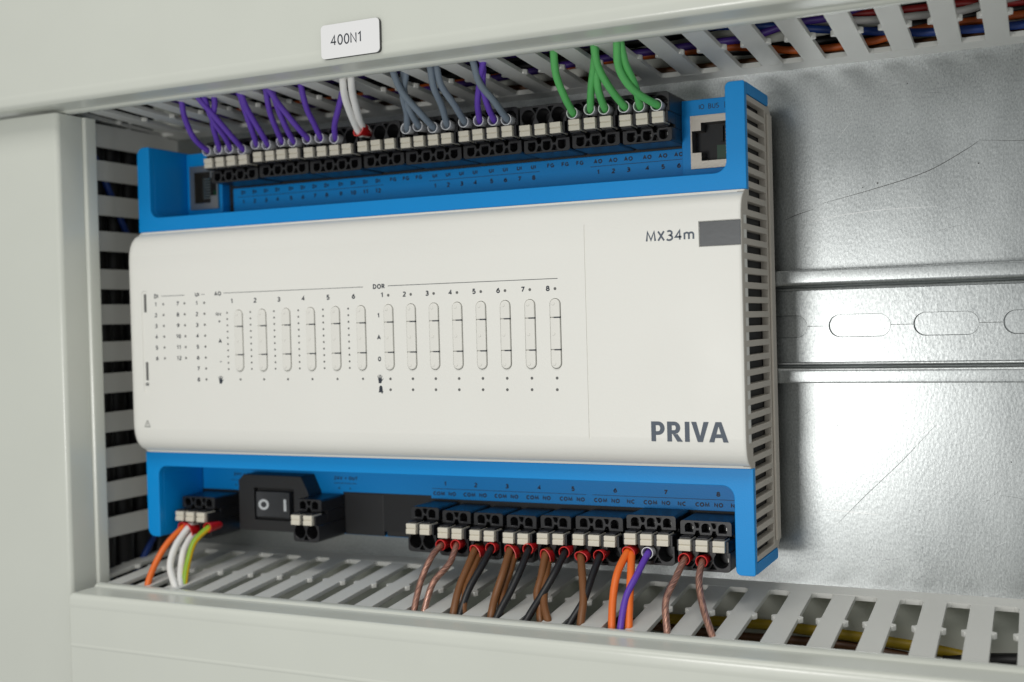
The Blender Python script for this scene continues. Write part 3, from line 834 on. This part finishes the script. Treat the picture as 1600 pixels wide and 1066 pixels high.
# network sockets
def jack(x0, flip):
    j = MB()
    x1, z0, z1, yf = x0 + 13.2, 49.9, 66.3, -20.6
    xo0, xo1, zo0, zo1 = x0 + 3.4, x1 - 1.0, z0 + 2.3, z1 - 2.3
    zm0, zm1 = zo0 + 2.6, zo1 - 2.4
    if not flip:   # latch notch on the left
        j.box(x0, x1, yf, -14.7, zo1, z1); j.box(x0, x1, yf, -14.7, z0, zo0); j.box(xo1, x1, yf, -14.7, zo0, zo1)
        j.box(x0, xo0, yf, -14.7, zm1, zo1); j.box(x0, xo0, yf, -14.7, zo0, zm0); j.box(x0, x0 + 0.5, yf, -14.7, zm0, zm1)
    else:
        xa, xb = x0 + 2.2, x1 - 3.4
        j.box(x0, x1, yf, -14.7, zo1, z1); j.box(x0, x1, yf, -14.7, z0, zo0); j.box(x0, xa, yf, -14.7, zo0, zo1)
        j.box(xb, x1, yf, -14.7, zm1, zo1); j.box(xb, x1, yf, -14.7, zo0, zm0); j.box(x1 - 0.5, x1, yf, -14.7, zm0, zm1)
    o = j.build('network_socket', 'metal', dev, smooth=False)
    q = MB(); q.box(x0 + 0.05, x1 - 0.05, -14.6, -14.52, z0, z1)
    if not flip:
        q.box(x0 + 8.4, x0 + 9.2, -16.4, -14.6, zo0 + 6.2, zo1 - 0.8)
    q.build('socket_insert', 'dark', o, smooth=False)
    MB().box(x0 + 7.0, x0 + 11.5, -15.6, -14.65, zo0 + 0.6, zo0 + 5.2).build('circuit_board', 'pcb', o, smooth=False)
    g = MB()
    for i in range(8):
        z = zo0 + 1.9 + i * 1.02
        xc = xo1 - 0.3 if not flip else x0 + 4.6
        if flip: g.box(xc, xc + 3.6, -18.6, -18.3, z, z + 0.45)
        else: g.box(xc - 0.9, xc, -19.8, -15.5, z, z + 0.45)
    g.build('contact_pin', 'gold', o, smooth=False)
jack(-22.2, False); jack(-220.0, True)

# rocker switch
sw = MB().prism([(-198.4, -52.2), (-196.0, -50.0), (-170.2, -50.1), (-167.2, -56.4), (-167.2, -70.6), (-198.4, -70.6)], 'y', -24.0, -13.45).mesh('switch')
swm = boolean(sw, MB().box(-191.4, -173.6, -25, -21.5, -66.6, -54.8)); finish(swm, 0.3, 2, True)
swo = link('switch_housing', swm, 'matt', dev)
rk = []
for i in range(13):
    x = -189.7 + 14.8 * i / 12; u_ = (i - 6) / 6
    rk.append((x, -25.2 + 0.9 * (1 - u_ * u_) + (0.9 if u_ > 0 else 0) * u_ * 0.2))
rp = [(-189.7, -21.6)] + rk + [(-174.9, -21.6)]
roc = MB().prism(rp, 'z', -65.4, -56.0).build('rocker', 'rocker', swo, bevel=0.3, seg=2)
mk = MB()
def ry(x):
    u_ = (x + 182.3) / 7.4
    return -25.2 + 0.9 * (1 - u_ * u_) + (0.18 * u_ if u_ > 0 else 0) - 0.06
n = 24; ocx, ocz = -186.6, -60.8
for i in range(n):
    a0, a1 = 2 * math.pi * i / n, 2 * math.pi * (i + 1) / n
    q = []
    for a, r in ((a0, 1.1), (a1, 1.1), (a1, 1.95), (a0, 1.95)):
        x = ocx + r * math.cos(a) * 1.08; q.append((x, ry(x), ocz + r * math.sin(a)))
    mk.quad_flat(q)
for x0 in (-177.7,):
    mk.quad_flat([(x0, ry(x0), -62.9), (x0 + 1.25, ry(x0 + 1.25), -62.9), (x0 + 1.25, ry(x0 + 1.25), -58.6), (x0, ry(x0), -58.6)])
mk.build('switch_mark', 'white', swo, smooth=False)

# ------------------------------------------------------------------ pluggable terminals
YS, YE, YBT = -30.2, -32.4, -35.2      # socket face, wire entry face, button face
_pm = {}
def plug_meshes(n, pitch, s):
    key = (n, pitch, s)
    if key in _pm: return _pm[key]
    x0, x1 = -pitch / 2 - 0.28, (n - 1) * pitch + pitch / 2 + 0.28
    Zs = lambda pts: [(x, s * z) for x, z in pts]
    # test-socket head
    head = rrect(x0 + 0.15, x1 - 0.15, 58.0, 62.3, 0.9, 4, (1, 1, 0, 0))
    hd = MB().prism(Zs(head), 'y', YS, YP - 0.05).mesh('h')
    cut = MB()
    for i in range(n):
        c = i * pitch
        D = [(c - 1.25, 61.6), (c - 1.35, 60.0)] + [(c - 1.35 * math.cos(math.radians(180 * k / 8)), 60.0 - 1.25 * math.sin(math.radians(180 * k / 8))) for k in range(1, 8)] + [(c + 1.35, 60.0), (c + 1.25, 61.6)]
        cut.prism(Zs(D), 'y', YS - 1, YS + 5)
        if i < n - 1:
            m_ = c + pitch / 2
            cut.prism(Zs([(m_ - 1.0, 58.6), (m_ + 1.0, 58.6), (m_ + 0.35, 60.3), (m_ - 0.35, 60.3)]), 'y', YS - 1, YS + 2.5)
            cut.prism(Zs([(m_ - 0.45, 61.0), (m_ + 0.45, 61.0), (m_ + 1.1, 63), (m_ - 1.1, 63)]), 'y', YS - 1, YS + 3)
    hm = boolean(hd, cut); finish(hm, 0.12, 1, True)
    tabs = MB()
    for i in range(n):
        c = i * pitch
        tabs.prism(Zs([(c - 1.55, 62.32), (c + 1.55, 62.32), (c + 1.15, 63.3), (c + 0.6, 63.3), (c + 0.6, 62.95), (c - 0.6, 62.95), (c - 0.6, 63.3), (c - 1.15, 63.3)]), 'y', YS + 0.15, YS + 3.5)
    tabs.box(x0 + 0.15, x1 - 0.15, YS + 3.6, YP - 0.05, min(s * 62.33, s * 66.8), max(s * 62.33, s * 66.8))
    for i in range(n + 1):       # ribs between the buttons
        c = (i - 0.5) * pitch
        tabs.box(max(x0 + .15, c - 0.62), min(x1 - .15, c + 0.62), YBT + 1.3, YS + 3.55, min(s * 63.35, s * 66.75), max(s * 63.35, s * 66.75))
    for i in range(n):       # hood over each button
        c = i * pitch
        tabs.box(c - 1.75, c + 1.75, YBT + 0.9, YS + 0.1, min(s * 62.45, s * 62.92), max(s * 62.45, s * 62.92))
    tm = tabs.mesh('tabs', bevel=0.08, seg=1)
    # wire entry part
    ent = rrect(x0, x1, 66.85, 72.9, 1.3, 4, (0, 0, 1, 1))
    en = MB().prism(Zs(ent), 'y', YE, YP - 0.05).mesh('e')
    cut = MB()
    for i in range(n):
        c = i * pitch
        cut.prism(Zs(circle(c, 69.4, 2.3, 20)), 'y', YE - 1, YE + 7)
        cut.prism(Zs([(c - 1.6, 66), (c + 1.6, 66), (c + 1.6, 69), (c - 1.6, 69)]), 'y', YE - 1, YE + 3)
        if i < n - 1:
            m_ = c + pitch / 2
            cut.prism(Zs([(m_ - 1.1, 72.2), (m_ + 1.1, 72.2), (m_, 70.4)]), 'y', YE - 1, YE + 2)
    em = boolean(en, cut); finish(em, 0.14, 1, True)
    b = MB()
    hw = 1.86
    zz = (63.0, 64.6, 64.75, 64.9, 66.5)
    b.prism([(-YBT * -1, s * 63.05), (YBT - 0.0, s * 64.55), (YBT + 0.35, s * 64.75), (YBT - 0.15, s * 64.95), (YBT - 0.15, s * 66.5), (YS + 1.2, s * 66.6), (YS + 1.2, s * 63.0)], 'x', -hw, hw)
    bm_ = b.mesh('button', bevel=0.16, seg=2)
    c_ = MB()
    for i in range(n):
        c = i * pitch
        c_.box(c + 0.55, c + 0.95, YS + 2.2, YS + 4.6, min(s * 60.2, s * 61.1), max(s * 60.2, s * 61.1))
        c_.box(c + 0.9, c + 1.5, YE + 4.2, YE + 6.5, min(s * 69.4, s * 70.6), max(s * 69.4, s * 70.6))
    ct = c_.mesh('contact', smooth=False)
    for me in (hm, tm, em): me.materials.clear(); me.materials.append(M['black'])
    bm_.materials.append(M['button']); ct.materials.append(M['steel'])
    _pm[key] = (hm, tm, em, bm_, ct)
    return _pm[key]

def place_plug(n, pitch, s, x, dz, label, group):
    e = empty('terminal_plug', (x, YP, s * 65.5 + dz), label, 'terminal plug', group)
    hm, tm, em, bm_, ct = plug_meshes(n, pitch, s)
    base = Vector((x, 0, dz)) * S
    def add(nm, me, dx=0.0, dy=0.0):
        o = bpy.data.objects.new(nm, me); COL.objects.link(o)
        o.location = base + Vector((dx, dy, 0)) * S; adopt(o, e); return o
    add('test_socket_block', hm); add('latch_block', tm); add('wire_entry_block', em); add('contact', ct)
    for i in range(n): add('push_button', bm_, i * pitch, random.uniform(-0.2, 0.35))
    e.rotation_euler = (math.radians(random.uniform(-0.5, 0.5)), math.radians(random.uniform(-0.5, 0.5)), math.radians(random.uniform(-0.4, 0.4)))
ORD = ['first', 'second', 'third', 'fourth', 'fifth', 'sixth', 'seventh', 'eighth', 'ninth', 'tenth']
NUM = {2: 'two', 3: 'three', 4: 'four'}
upn = ['marked DI 1 to 4', 'marked DI 5 to 8', 'marked DI 9 to 12', 'marked FG with a red twin ferrule', 'marked UI 1 to 4', 'marked UI 5 to 8', 'marked FG without any wires', 'marked AO 1 to 3', 'marked AO 4 to 6']
for k, (nm, n, x) in enumerate(UP):
    place_plug(n, P5, 1, x, random.uniform(-0.15, 0.15), 'black %s-pole terminal plug, %s from left in the upper row%s' % (NUM[n], ORD[k], {3: ', holding a red ferrule', 6: ', holding no wires'}.get(k, '')), 'terminal plugs along the upper edge')
lon = ['at the 24V input beside the switch', 'at the 24V output right of the switch, without wires'] + ['at relay output %d' % i for i in range(1, 9)]
for k, (nm, n, x, pp, dz) in enumerate(LO):
    place_plug(n, pp, -1, x, dz, 'black %s-pole terminal plug, %s from left in the lower row%s' % (NUM[n], ORD[k], {1: ', right of the switch'}.get(k, '')), 'terminal plugs along the lower edge')

# ------------------------------------------------------------------ wires with ferrules
WIRES = [
    ('violet', 'u', 0, [[-199.0, -34.0, 69.0], [-199.8, -40.8, 72.4], [-199.2, -45.7, 77.4], [-197.0, -50.0, 82.5]]),
    ('violet', 'u', 1, [[-193.7, -34.0, 69.1], [-191.5, -39.7, 72.5], [-189.0, -44.3, 76.6], [-183.3, -50.0, 82.2]]),
    ('violet', 'u', 2, [[-188.8, -34.0, 69.0], [-187.5, -39.9, 72.5], [-187.2, -45.9, 77.6], [-186.0, -51.6, 83.6]]),
    ('violet', 'u', 3, [[-183.2, -34.0, 68.2], [-183.4, -41.1, 72.3], [-185.2, -47.9, 78.4], [-187.1, -53.2, 83.6]]),
    ('violet', 'u', 4, [[-177.3, -34.0, 69.5], [-175.0, -39.6, 72.8], [-173.1, -44.5, 77.1], [-171.7, -50.0, 82.5]]),
    ('violet', 'u', 5, [[-172.4, -34.0, 69.0], [-171.7, -39.9, 72.4], [-171.5, -45.2, 77.2], [-170.6, -50.0, 82.4]]),
    ('violet', 'u', 6, [[-166.2, -34.0, 69.5], [-164.8, -40.2, 73.5], [-163.7, -45.2, 78.2], [-161.1, -50.1, 83.6]]),
    ('violet', 'u', 7, [[-161.2, -34.0, 69.0], [-160.3, -40.3, 73.0], [-159.7, -45.5, 78.1], [-158.7, -50.0, 83.2]]),
    ('violet', 'u', 8, [[-155.1, -34.0, 69.4], [-155.6, -40.5, 73.3], [-157.2, -46.0, 78.2], [-158.4, -50.0, 82.5]]),
    ('violet', 'u', 9, [[-149.9, -34.0, 69.3], [-149.1, -40.3, 73.3], [-148.4, -45.1, 78.0], [-146.7, -50.1, 83.6]]),
    ('violet', 'u', 10, [[-143.9, -34.0, 68.6], [-140.8, -39.5, 72.0], [-136.1, -44.5, 76.2], [-130.3, -50.0, 81.3]]),
    ('white', 'u', 12, [[-134.3, -34.0, 69.8], [-132.8, -41.8, 73.6], [-130.1, -48.6, 78.9], [-127.4, -53.9, 83.6]]),
    ('white', 'u', 12, [[-132.9, -34.0, 71.5], [-129.8, -42.5, 75.2], [-126.7, -49.4, 79.7], [-123.9, -54.6, 83.6]]),
    ('grey', 'u', 15, [[-115.4, -34.0, 69.3], [-112.7, -40.1, 73.3], [-110.1, -45.2, 78.1], [-106.7, -50.0, 83.1]]),
    ('grey', 'u', 16, [[-110.8, -34.0, 69.7], [-110.3, -40.1, 73.5], [-110.0, -45.1, 78.1], [-107.5, -50.0, 83.6]]),
    ('grey', 'u', 17, [[-105.2, -34.0, 68.7], [-106.2, -41.4, 72.5], [-108.6, -48.6, 78.2], [-108.3, -53.7, 83.6]]),
    ('grey', 'u', 18, [[-100.2, -34.0, 69.2], [-98.0, -42.9, 74.2], [-97.2, -48.9, 78.8], [-95.2, -54.3, 83.6]]),
    ('grey', 'u', 19, [[-93.7, -34.0, 69.4], [-93.8, -42.2, 74.2], [-94.5, -47.9, 79.1], [-93.9, -52.2, 83.6]]),
    ('violet', 'u', 20, [[-88.2, -34.0, 69.3], [-85.6, -40.6, 73.6], [-82.7, -45.7, 78.2], [-79.1, -50.0, 82.2]]),
    ('violet', 'u', 21, [[-83.0, -34.0, 69.0], [-82.1, -40.3, 72.9], [-81.5, -45.6, 77.7], [-79.3, -50.0, 82.2]]),
    ('grey', 'u', 22, [[-78.3, -34.0, 68.7], [-79.2, -42.4, 73.8], [-80.9, -47.8, 78.4], [-80.8, -52.7, 83.6]]),
    ('green', 'u', 26, [[-55.5, -34.0, 68.5], [-55.6, -41.0, 73.0], [-55.9, -46.7, 78.3], [-54.4, -51.5, 83.6]]),
    ('green', 'u', 27, [[-49.7, -34.0, 69.1], [-46.8, -41.2, 73.9], [-43.6, -46.5, 78.8], [-41.0, -51.4, 83.6]]),
    ('green', 'u', 28, [[-44.9, -34.0, 68.8], [-44.4, -41.4, 73.6], [-42.8, -46.7, 78.7], [-41.2, -51.5, 83.6]]),
    ('green', 'u', 29, [[-38.4, -34.0, 68.7], [-40.3, -42.4, 73.4], [-41.4, -48.2, 78.6], [-40.6, -52.9, 83.6]]),
    ('green', 'u', 30, [[-33.5, -34.0, 68.4], [-32.6, -42.6, 73.6], [-32.6, -48.5, 78.6], [-32.4, -53.9, 83.6]]),
    ('green', 'u', 31, [[-28.0, -34.0, 68.2], [-32.4, -43.4, 72.0], [-34.6, -49.3, 77.2], [-32.8, -55.0, 83.6]]),
    ('copper', 'l', 7, [[-106.5, -34.0, -69.4], [-107.0, -40.9, -72.5], [-107.4, -48.2, -78.5], [-105.7, -55.5, -86.1]]),
    ('copper', 'l', 8, [[-100.9, -34.0, -69.1], [-100.3, -41.7, -73.9], [-102.6, -48.5, -78.9], [-102.4, -55.2, -86.0]]),
    ('brown', 'l', 9, [[-94.0, -34.0, -70.0], [-93.1, -41.4, -74.0], [-92.7, -48.3, -79.6], [-91.7, -55.0, -86.0]]),
    ('brown', 'l', 9, [[-92.8, -34.0, -72.1], [-91.8, -40.9, -75.1], [-91.0, -46.3, -78.8], [-89.9, -50.0, -81.7]]),
    ('black', 'l', 10, [[-88.0, -34.0, -69.4], [-87.9, -41.4, -73.7], [-89.0, -48.5, -79.8], [-89.6, -54.5, -86.0]]),
    ('brown', 'l', 11, [[-81.3, -34.0, -69.2], [-80.0, -42.9, -75.0], [-79.7, -49.5, -81.1], [-78.9, -54.2, -86.0]]),
    ('brown', 'l', 11, [[-79.9, -34.0, -71.6], [-79.4, -40.3, -75.5], [-79.0, -45.0, -79.9], [-78.0, -50.0, -85.0]]),
    ('black', 'l', 12, [[-74.6, -34.0, -68.9], [-74.2, -42.2, -74.3], [-75.2, -48.4, -79.9], [-76.5, -54.5, -86.0]]),
    ('brown', 'l', 13, [[-68.8, -34.0, -69.9], [-67.2, -42.4, -75.9], [-66.6, -46.8, -80.2], [-64.5, -50.0, -83.5]]),
    ('brown', 'l', 13, [[-67.9, -34.0, -72.3], [-65.6, -43.1, -77.2], [-63.2, -49.2, -82.0], [-59.8, -54.2, -86.0]]),
    ('black', 'l', 14, [[-62.0, -34.0, -69.2], [-62.6, -42.2, -74.6], [-64.7, -48.9, -80.6], [-66.8, -54.4, -86.0]]),
    ('brown', 'l', 15, [[-56.8, -34.0, -70.0], [-53.2, -42.5, -74.9], [-50.1, -49.2, -80.5], [-48.9, -55.3, -86.0]]),
    ('black', 'l', 16, [[-50.3, -34.0, -69.6], [-50.2, -41.7, -74.4], [-50.2, -49.0, -81.0], [-52.6, -54.7, -86.0]]),
    ('orange', 'l', 18, [[-40.9, -34.0, -67.6], [-41.7, -42.3, -72.8], [-41.0, -48.5, -78.8], [-39.2, -55.1, -86.0]]),
    ('orange', 'l', 18, [[-39.8, -34.0, -68.1], [-37.6, -42.0, -73.6], [-35.9, -48.2, -79.5], [-34.3, -54.3, -86.0]]),
    ('violet', 'l', 19, [[-34.4, -34.0, -67.8], [-35.5, -42.4, -72.9], [-36.8, -48.6, -78.5], [-36.1, -55.6, -86.1]]),
    ('copper', 'l', 21, [[-22.8, -34.0, -69.0], [-23.6, -42.3, -73.7], [-24.3, -48.7, -79.1], [-22.3, -55.8, -86.1]]),
    ('copper', 'l', 22, [[-17.4, -34.0, -69.4], [-16.7, -41.4, -73.9], [-13.5, -48.3, -79.8], [-8.9, -55.3, -86.0]]),
    ('orange', 'l', 0, [[-215.7, -34.0, -68.8], [-216.5, -42.8, -73.6], [-217.1, -49.2, -79.8], [-215.6, -54.4, -86.0]]),
    ('white', 'l', 1, [[-213.2, -34.0, -68.7], [-212.6, -43.0, -74.1], [-209.9, -48.7, -80.1], [-203.5, -53.9, -85.9]]),
    ('white', 'l', 1, [[-211.8, -34.0, -71.6], [-210.3, -41.3, -75.7], [-207.9, -46.3, -80.5], [-203.4, -51.4, -85.8]]),
    ('earth', 'l', 2, [[-203.8, -34.0, -68.4], [-205.4, -40.6, -72.7], [-205.0, -45.6, -79.0], [-202.9, -50.2, -85.7]]),
]

def ferrule(p, col, name, parent, twin=None):
    mb = MB(); n = 18
    def ring(y, rx, rz, cx=0.0, cz=0.0, rot=0.0):
        out = []
        for i in range(n):
            a = 2 * math.pi * i / n; u_, w_ = rx * math.cos(a), rz * math.sin(a)
            out.append((p[0] + cx + u_ * math.cos(rot) - w_ * math.sin(rot), y, p[2] + cz + u_ * math.sin(rot) + w_ * math.cos(rot)))
        return out
    if twin is None:
        R = [ring(-28.2, 0.9, 0.9), ring(-29.2, 1.35, 1.35), ring(-32.0, 1.55, 1.55), ring(-35.6, 1.86, 1.86), ring(-35.75, 1.84, 1.84), ring(-35.75, 1.66, 1.66), ring(-35.4, 1.6, 1.6), ring(-31.0, 1.1, 1.1)]
    else:
        dx, dz = (twin[0] - p[0]), (twin[2] - p[2]); L_ = max(0.6, math.hypot(dx, dz)); rot = math.atan2(dz, dx)
        a1, b1 = 1.5 + L_ / 2 * 0.9, 1.55
        R = [ring(-28.2, 1.0, 1.0, dx * .3, dz * .3), ring(-29.2, 1.5, 1.4, dx * .3, dz * .3, rot), ring(-32.8, a1 * .9, b1, dx / 2, dz / 2, rot), ring(-36.0, a1 * 1.05, b1 * 1.05, dx / 2, dz / 2, rot), ring(-36.1, a1, b1, dx / 2, dz / 2, rot),
             ring(-36.0, a1 * .92, b1 * .88, dx / 2, dz / 2, rot), ring(-30.5, a1 * .55, b1 * .6, dx / 2, dz / 2, rot)]
    mb.loft(R)
    fo = mb.build(name, 'f_' + col, parent, bevel=0)
    rm = MB()
    if twin is None:
        Q = [ring(-35.6, 1.84, 1.84), ring(-35.85, 1.88, 1.88), ring(-35.98, 1.78, 1.78), ring(-35.9, 1.64, 1.64), ring(-35.5, 1.62, 1.62)]
    else:
        Q = [ring(-35.9, a1 * 1.05, b1 * 1.05, dx / 2, dz / 2, rot), ring(-36.3, a1 * 1.06, b1 * 1.07, dx / 2, dz / 2, rot), ring(-36.35, a1 * .98, b1 * .96, dx / 2, dz / 2, rot), ring(-36.0, a1 * .93, b1 * .89, dx / 2, dz / 2, rot)]
    rm.loft(Q, cap=False)
    rm.build('ferrule_rim', 'rim_' + col, fo)
    return fo

UPX = []
for nm, n, x in UP: UPX += [x + i * P5 for i in range(n)]
seen = {}
names = {'u': ['DI 1', 'DI 2', 'DI 3', 'DI 4', 'DI 5', 'DI 6', 'DI 7', 'DI 8', 'DI 9', 'DI 10', 'DI 11', 'DI 12', 'FG', 'FG', 'FG', 'UI 1', 'UI 2', 'UI 3', 'UI 4', 'UI 5', 'UI 6', 'UI 7', 'UI 8',
               'FG', 'FG', 'FG', 'AO 1', 'AO 2', 'AO 3', 'AO 4', 'AO 5', 'AO 6'],
         'l': ['24V input', '24V input', '24V input', '', '', '1 COM', '1 NO', '2 COM', '2 NO', '3 COM', '3 NO', '4 COM', '4 NO', '5 COM', '5 NO', '6 COM', '6 NO', '6 NC', '7 COM', '7 NO', '7 NC', '8 COM', '8 NO', '8 NC']}
colname = {'copper': 'clear-sheathed copper wire', 'earth': 'green and yellow striped wire', 'white': 'white wire', 'grey': 'blue grey wire'}
ORDW = ORD + ['eleventh', 'twelfth', 'thirteenth']
def wire_label(i):
    c, row = WIRES[i][:2]
    if c == 'earth': return 'only green and yellow striped wire, bending down from the lower left terminals'
    mates = [j for j, w in enumerate(WIRES) if w[0] == c and w[1] == row]
    mates.sort(key=lambda j: WIRES[j][3][0][0])
    k = mates.index(i)
    side = 'rising from the upper terminals' if row == 'u' else 'hanging from the lower terminals'
    base = colname.get(c, c + ' wire')
    if len(mates) == 1: return 'only %s %s' % (base, side)
    return '%s %s, %s such from left' % (base, side, ORDW[k])
twins = {}
for c, row, k, P in WIRES: twins.setdefault((row, k), []).append(P)
for idx, (c, row, k, P) in enumerate(WIRES):
    s = 1 if row == 'u' else -1
    r = {'violet': 1.02, 'grey': 1.1, 'green': 1.16, 'white': 1.2, 'copper': 1.05, 'brown': 1.22, 'black': 1.15, 'orange': 1.18, 'earth': 1.15}[c]
    if row == 'l' and c == 'white': r = 1.25
    p0 = P[0]; pe = P[-1]; pd = Vector(P[-1]) - Vector(P[-2])
    ext = Vector(pe) + pd.normalized() * 6 + Vector((0, 1.0, s * 2))
    path = [(p0[0] + 0.05, -29.0, p0[2] + s * -0.0), (p0[0], -32.0, p0[2])] + [tuple(q) for q in P] + [tuple(ext), tuple(ext + Vector((4, 8, s * 9)))]
    # leave the collar straight before bending
    path[2] = (P[0][0], -34.6, P[0][2])
    path = [path[0], path[1], path[2]] + [tuple(Vector(q) + Vector((random.uniform(-0.22, 0.22), random.uniform(-0.5, 0.5), random.uniform(-0.22, 0.22)))) for q in path[3:]]
    me = tube(spline(path, 7), r, 14, 'wire', 0.012)
    key = (row, k); i_tw = twins[key].index(P); tw = len(twins[key]) > 1
    where = ('upper terminal %s' if s > 0 else 'lower terminal %s') % names[row][k]
    lab = colname.get(c, c + ' wire')
    extra = ''
    if tw: extra = ', front one of two' if i_tw == 0 else ', rear one of two'
    o = link('wire', me, 'w_' + c)
    tag(o, wire_label(idx), 'wire', 'wires running from the terminals into the ducts')
    if i_tw == 0:
        fc = 'red' if (s < 0 and c not in ('violet',)) or (row == 'u' and k == 12) else 'grey'
        ferrule(p0, fc, 'ferrule', o, twins[key][1][0] if tw else ((p0[0] + 1.3, 0, p0[2] - 0.6) if (row == 'l' and k == 15) else None))

# ------------------------------------------------------------------ name plate on the top lid
npn = empty('name_plate', (-109.5, -76.2, 90), 'white rounded name plate reading 400N1 on the top duct lid', 'name plate')
MB().prism(rrect(-119.9, -99.2, 84.75, 95.0, 1.3, 5), 'y', -77.1, -76.15).build('plate_core', 'plate_e', npn, smooth=False)
MB().prism(rrect(-119.9, -99.25, 84.8, 95.0, 1.3, 5), 'y', -77.3, -77.12).build('plate_face', 'plate', npn, smooth=False)
lettering('lettering', [('400N1', 3.2, -110.9, 90.1, 'c', 0.93)], -77.33, 'ink', npn, 0.13)

# ------------------------------------------------------------------ wear on the plate
scratch([(14, 38.5), (30, 42.0), (45, 46.0), (56, 51.5), (60, 54.0)], 0.22, 'scr_d')
scratch([(60, 54.2), (72, 53.0), (86, 52.2)], 0.12, 'scr_d')
for k in range(26):
    x_ = random.uniform(4, 92); z_ = random.choice((random.uniform(22, 76), random.uniform(-76, -22))); a_ = random.uniform(-0.5, 0.9); l_ = random.uniform(2, 9)
    scratch([(x_, z_), (x_ + l_ * 0.5 * math.cos(a_), z_ + l_ * 0.5 * math.sin(a_) + 0.15), (x_ + l_ * math.cos(a_), z_ + l_ * math.sin(a_))], random.uniform(0.035, 0.08), random.choice(('scr_d', 'scr_l')))
sk = MB()
for k in range(9): sk.prism(circle(random.uniform(4, 92), random.choice((random.uniform(22, 76), random.uniform(-76, -22))), random.uniform(0.12, 0.28), 8), 'y', -0.06, 0.01)
so = sk.build('dirt_speck', 'scr_d', plate, smooth=False); so['kind'] = 'stuff'
scratch([(8, 32.5), (20, 34.5), (34, 35.4), (48, 35.3)], 0.18, 'scr_l')
scratch([(16, -62.5), (24, -54), (36, -42), (46, -31)], 0.16, 'scr_d')
scratch([(12, -57.8), (20, -58.2), (29, -58.8)], 0.3, 'scr_l')
scratch([(40, -36), (46, -29)], 0.25, 'scr_l')
scratch([(2, 34.0), (6, 35.5), (11, 36.8)], 0.2, 'scr_d')

# even shading on large flat faces next to small rounded edges
for o in list(SC.objects):
    if o.type == 'MESH' and o.data.polygons and o.data.polygons[0].use_smooth and o.name.split('.')[0] not in ('wire', 'duct_cable'):
        wn = o.modifiers.new('weighted', 'WEIGHTED_NORMAL'); wn.keep_sharp = True; wn.weight = 60
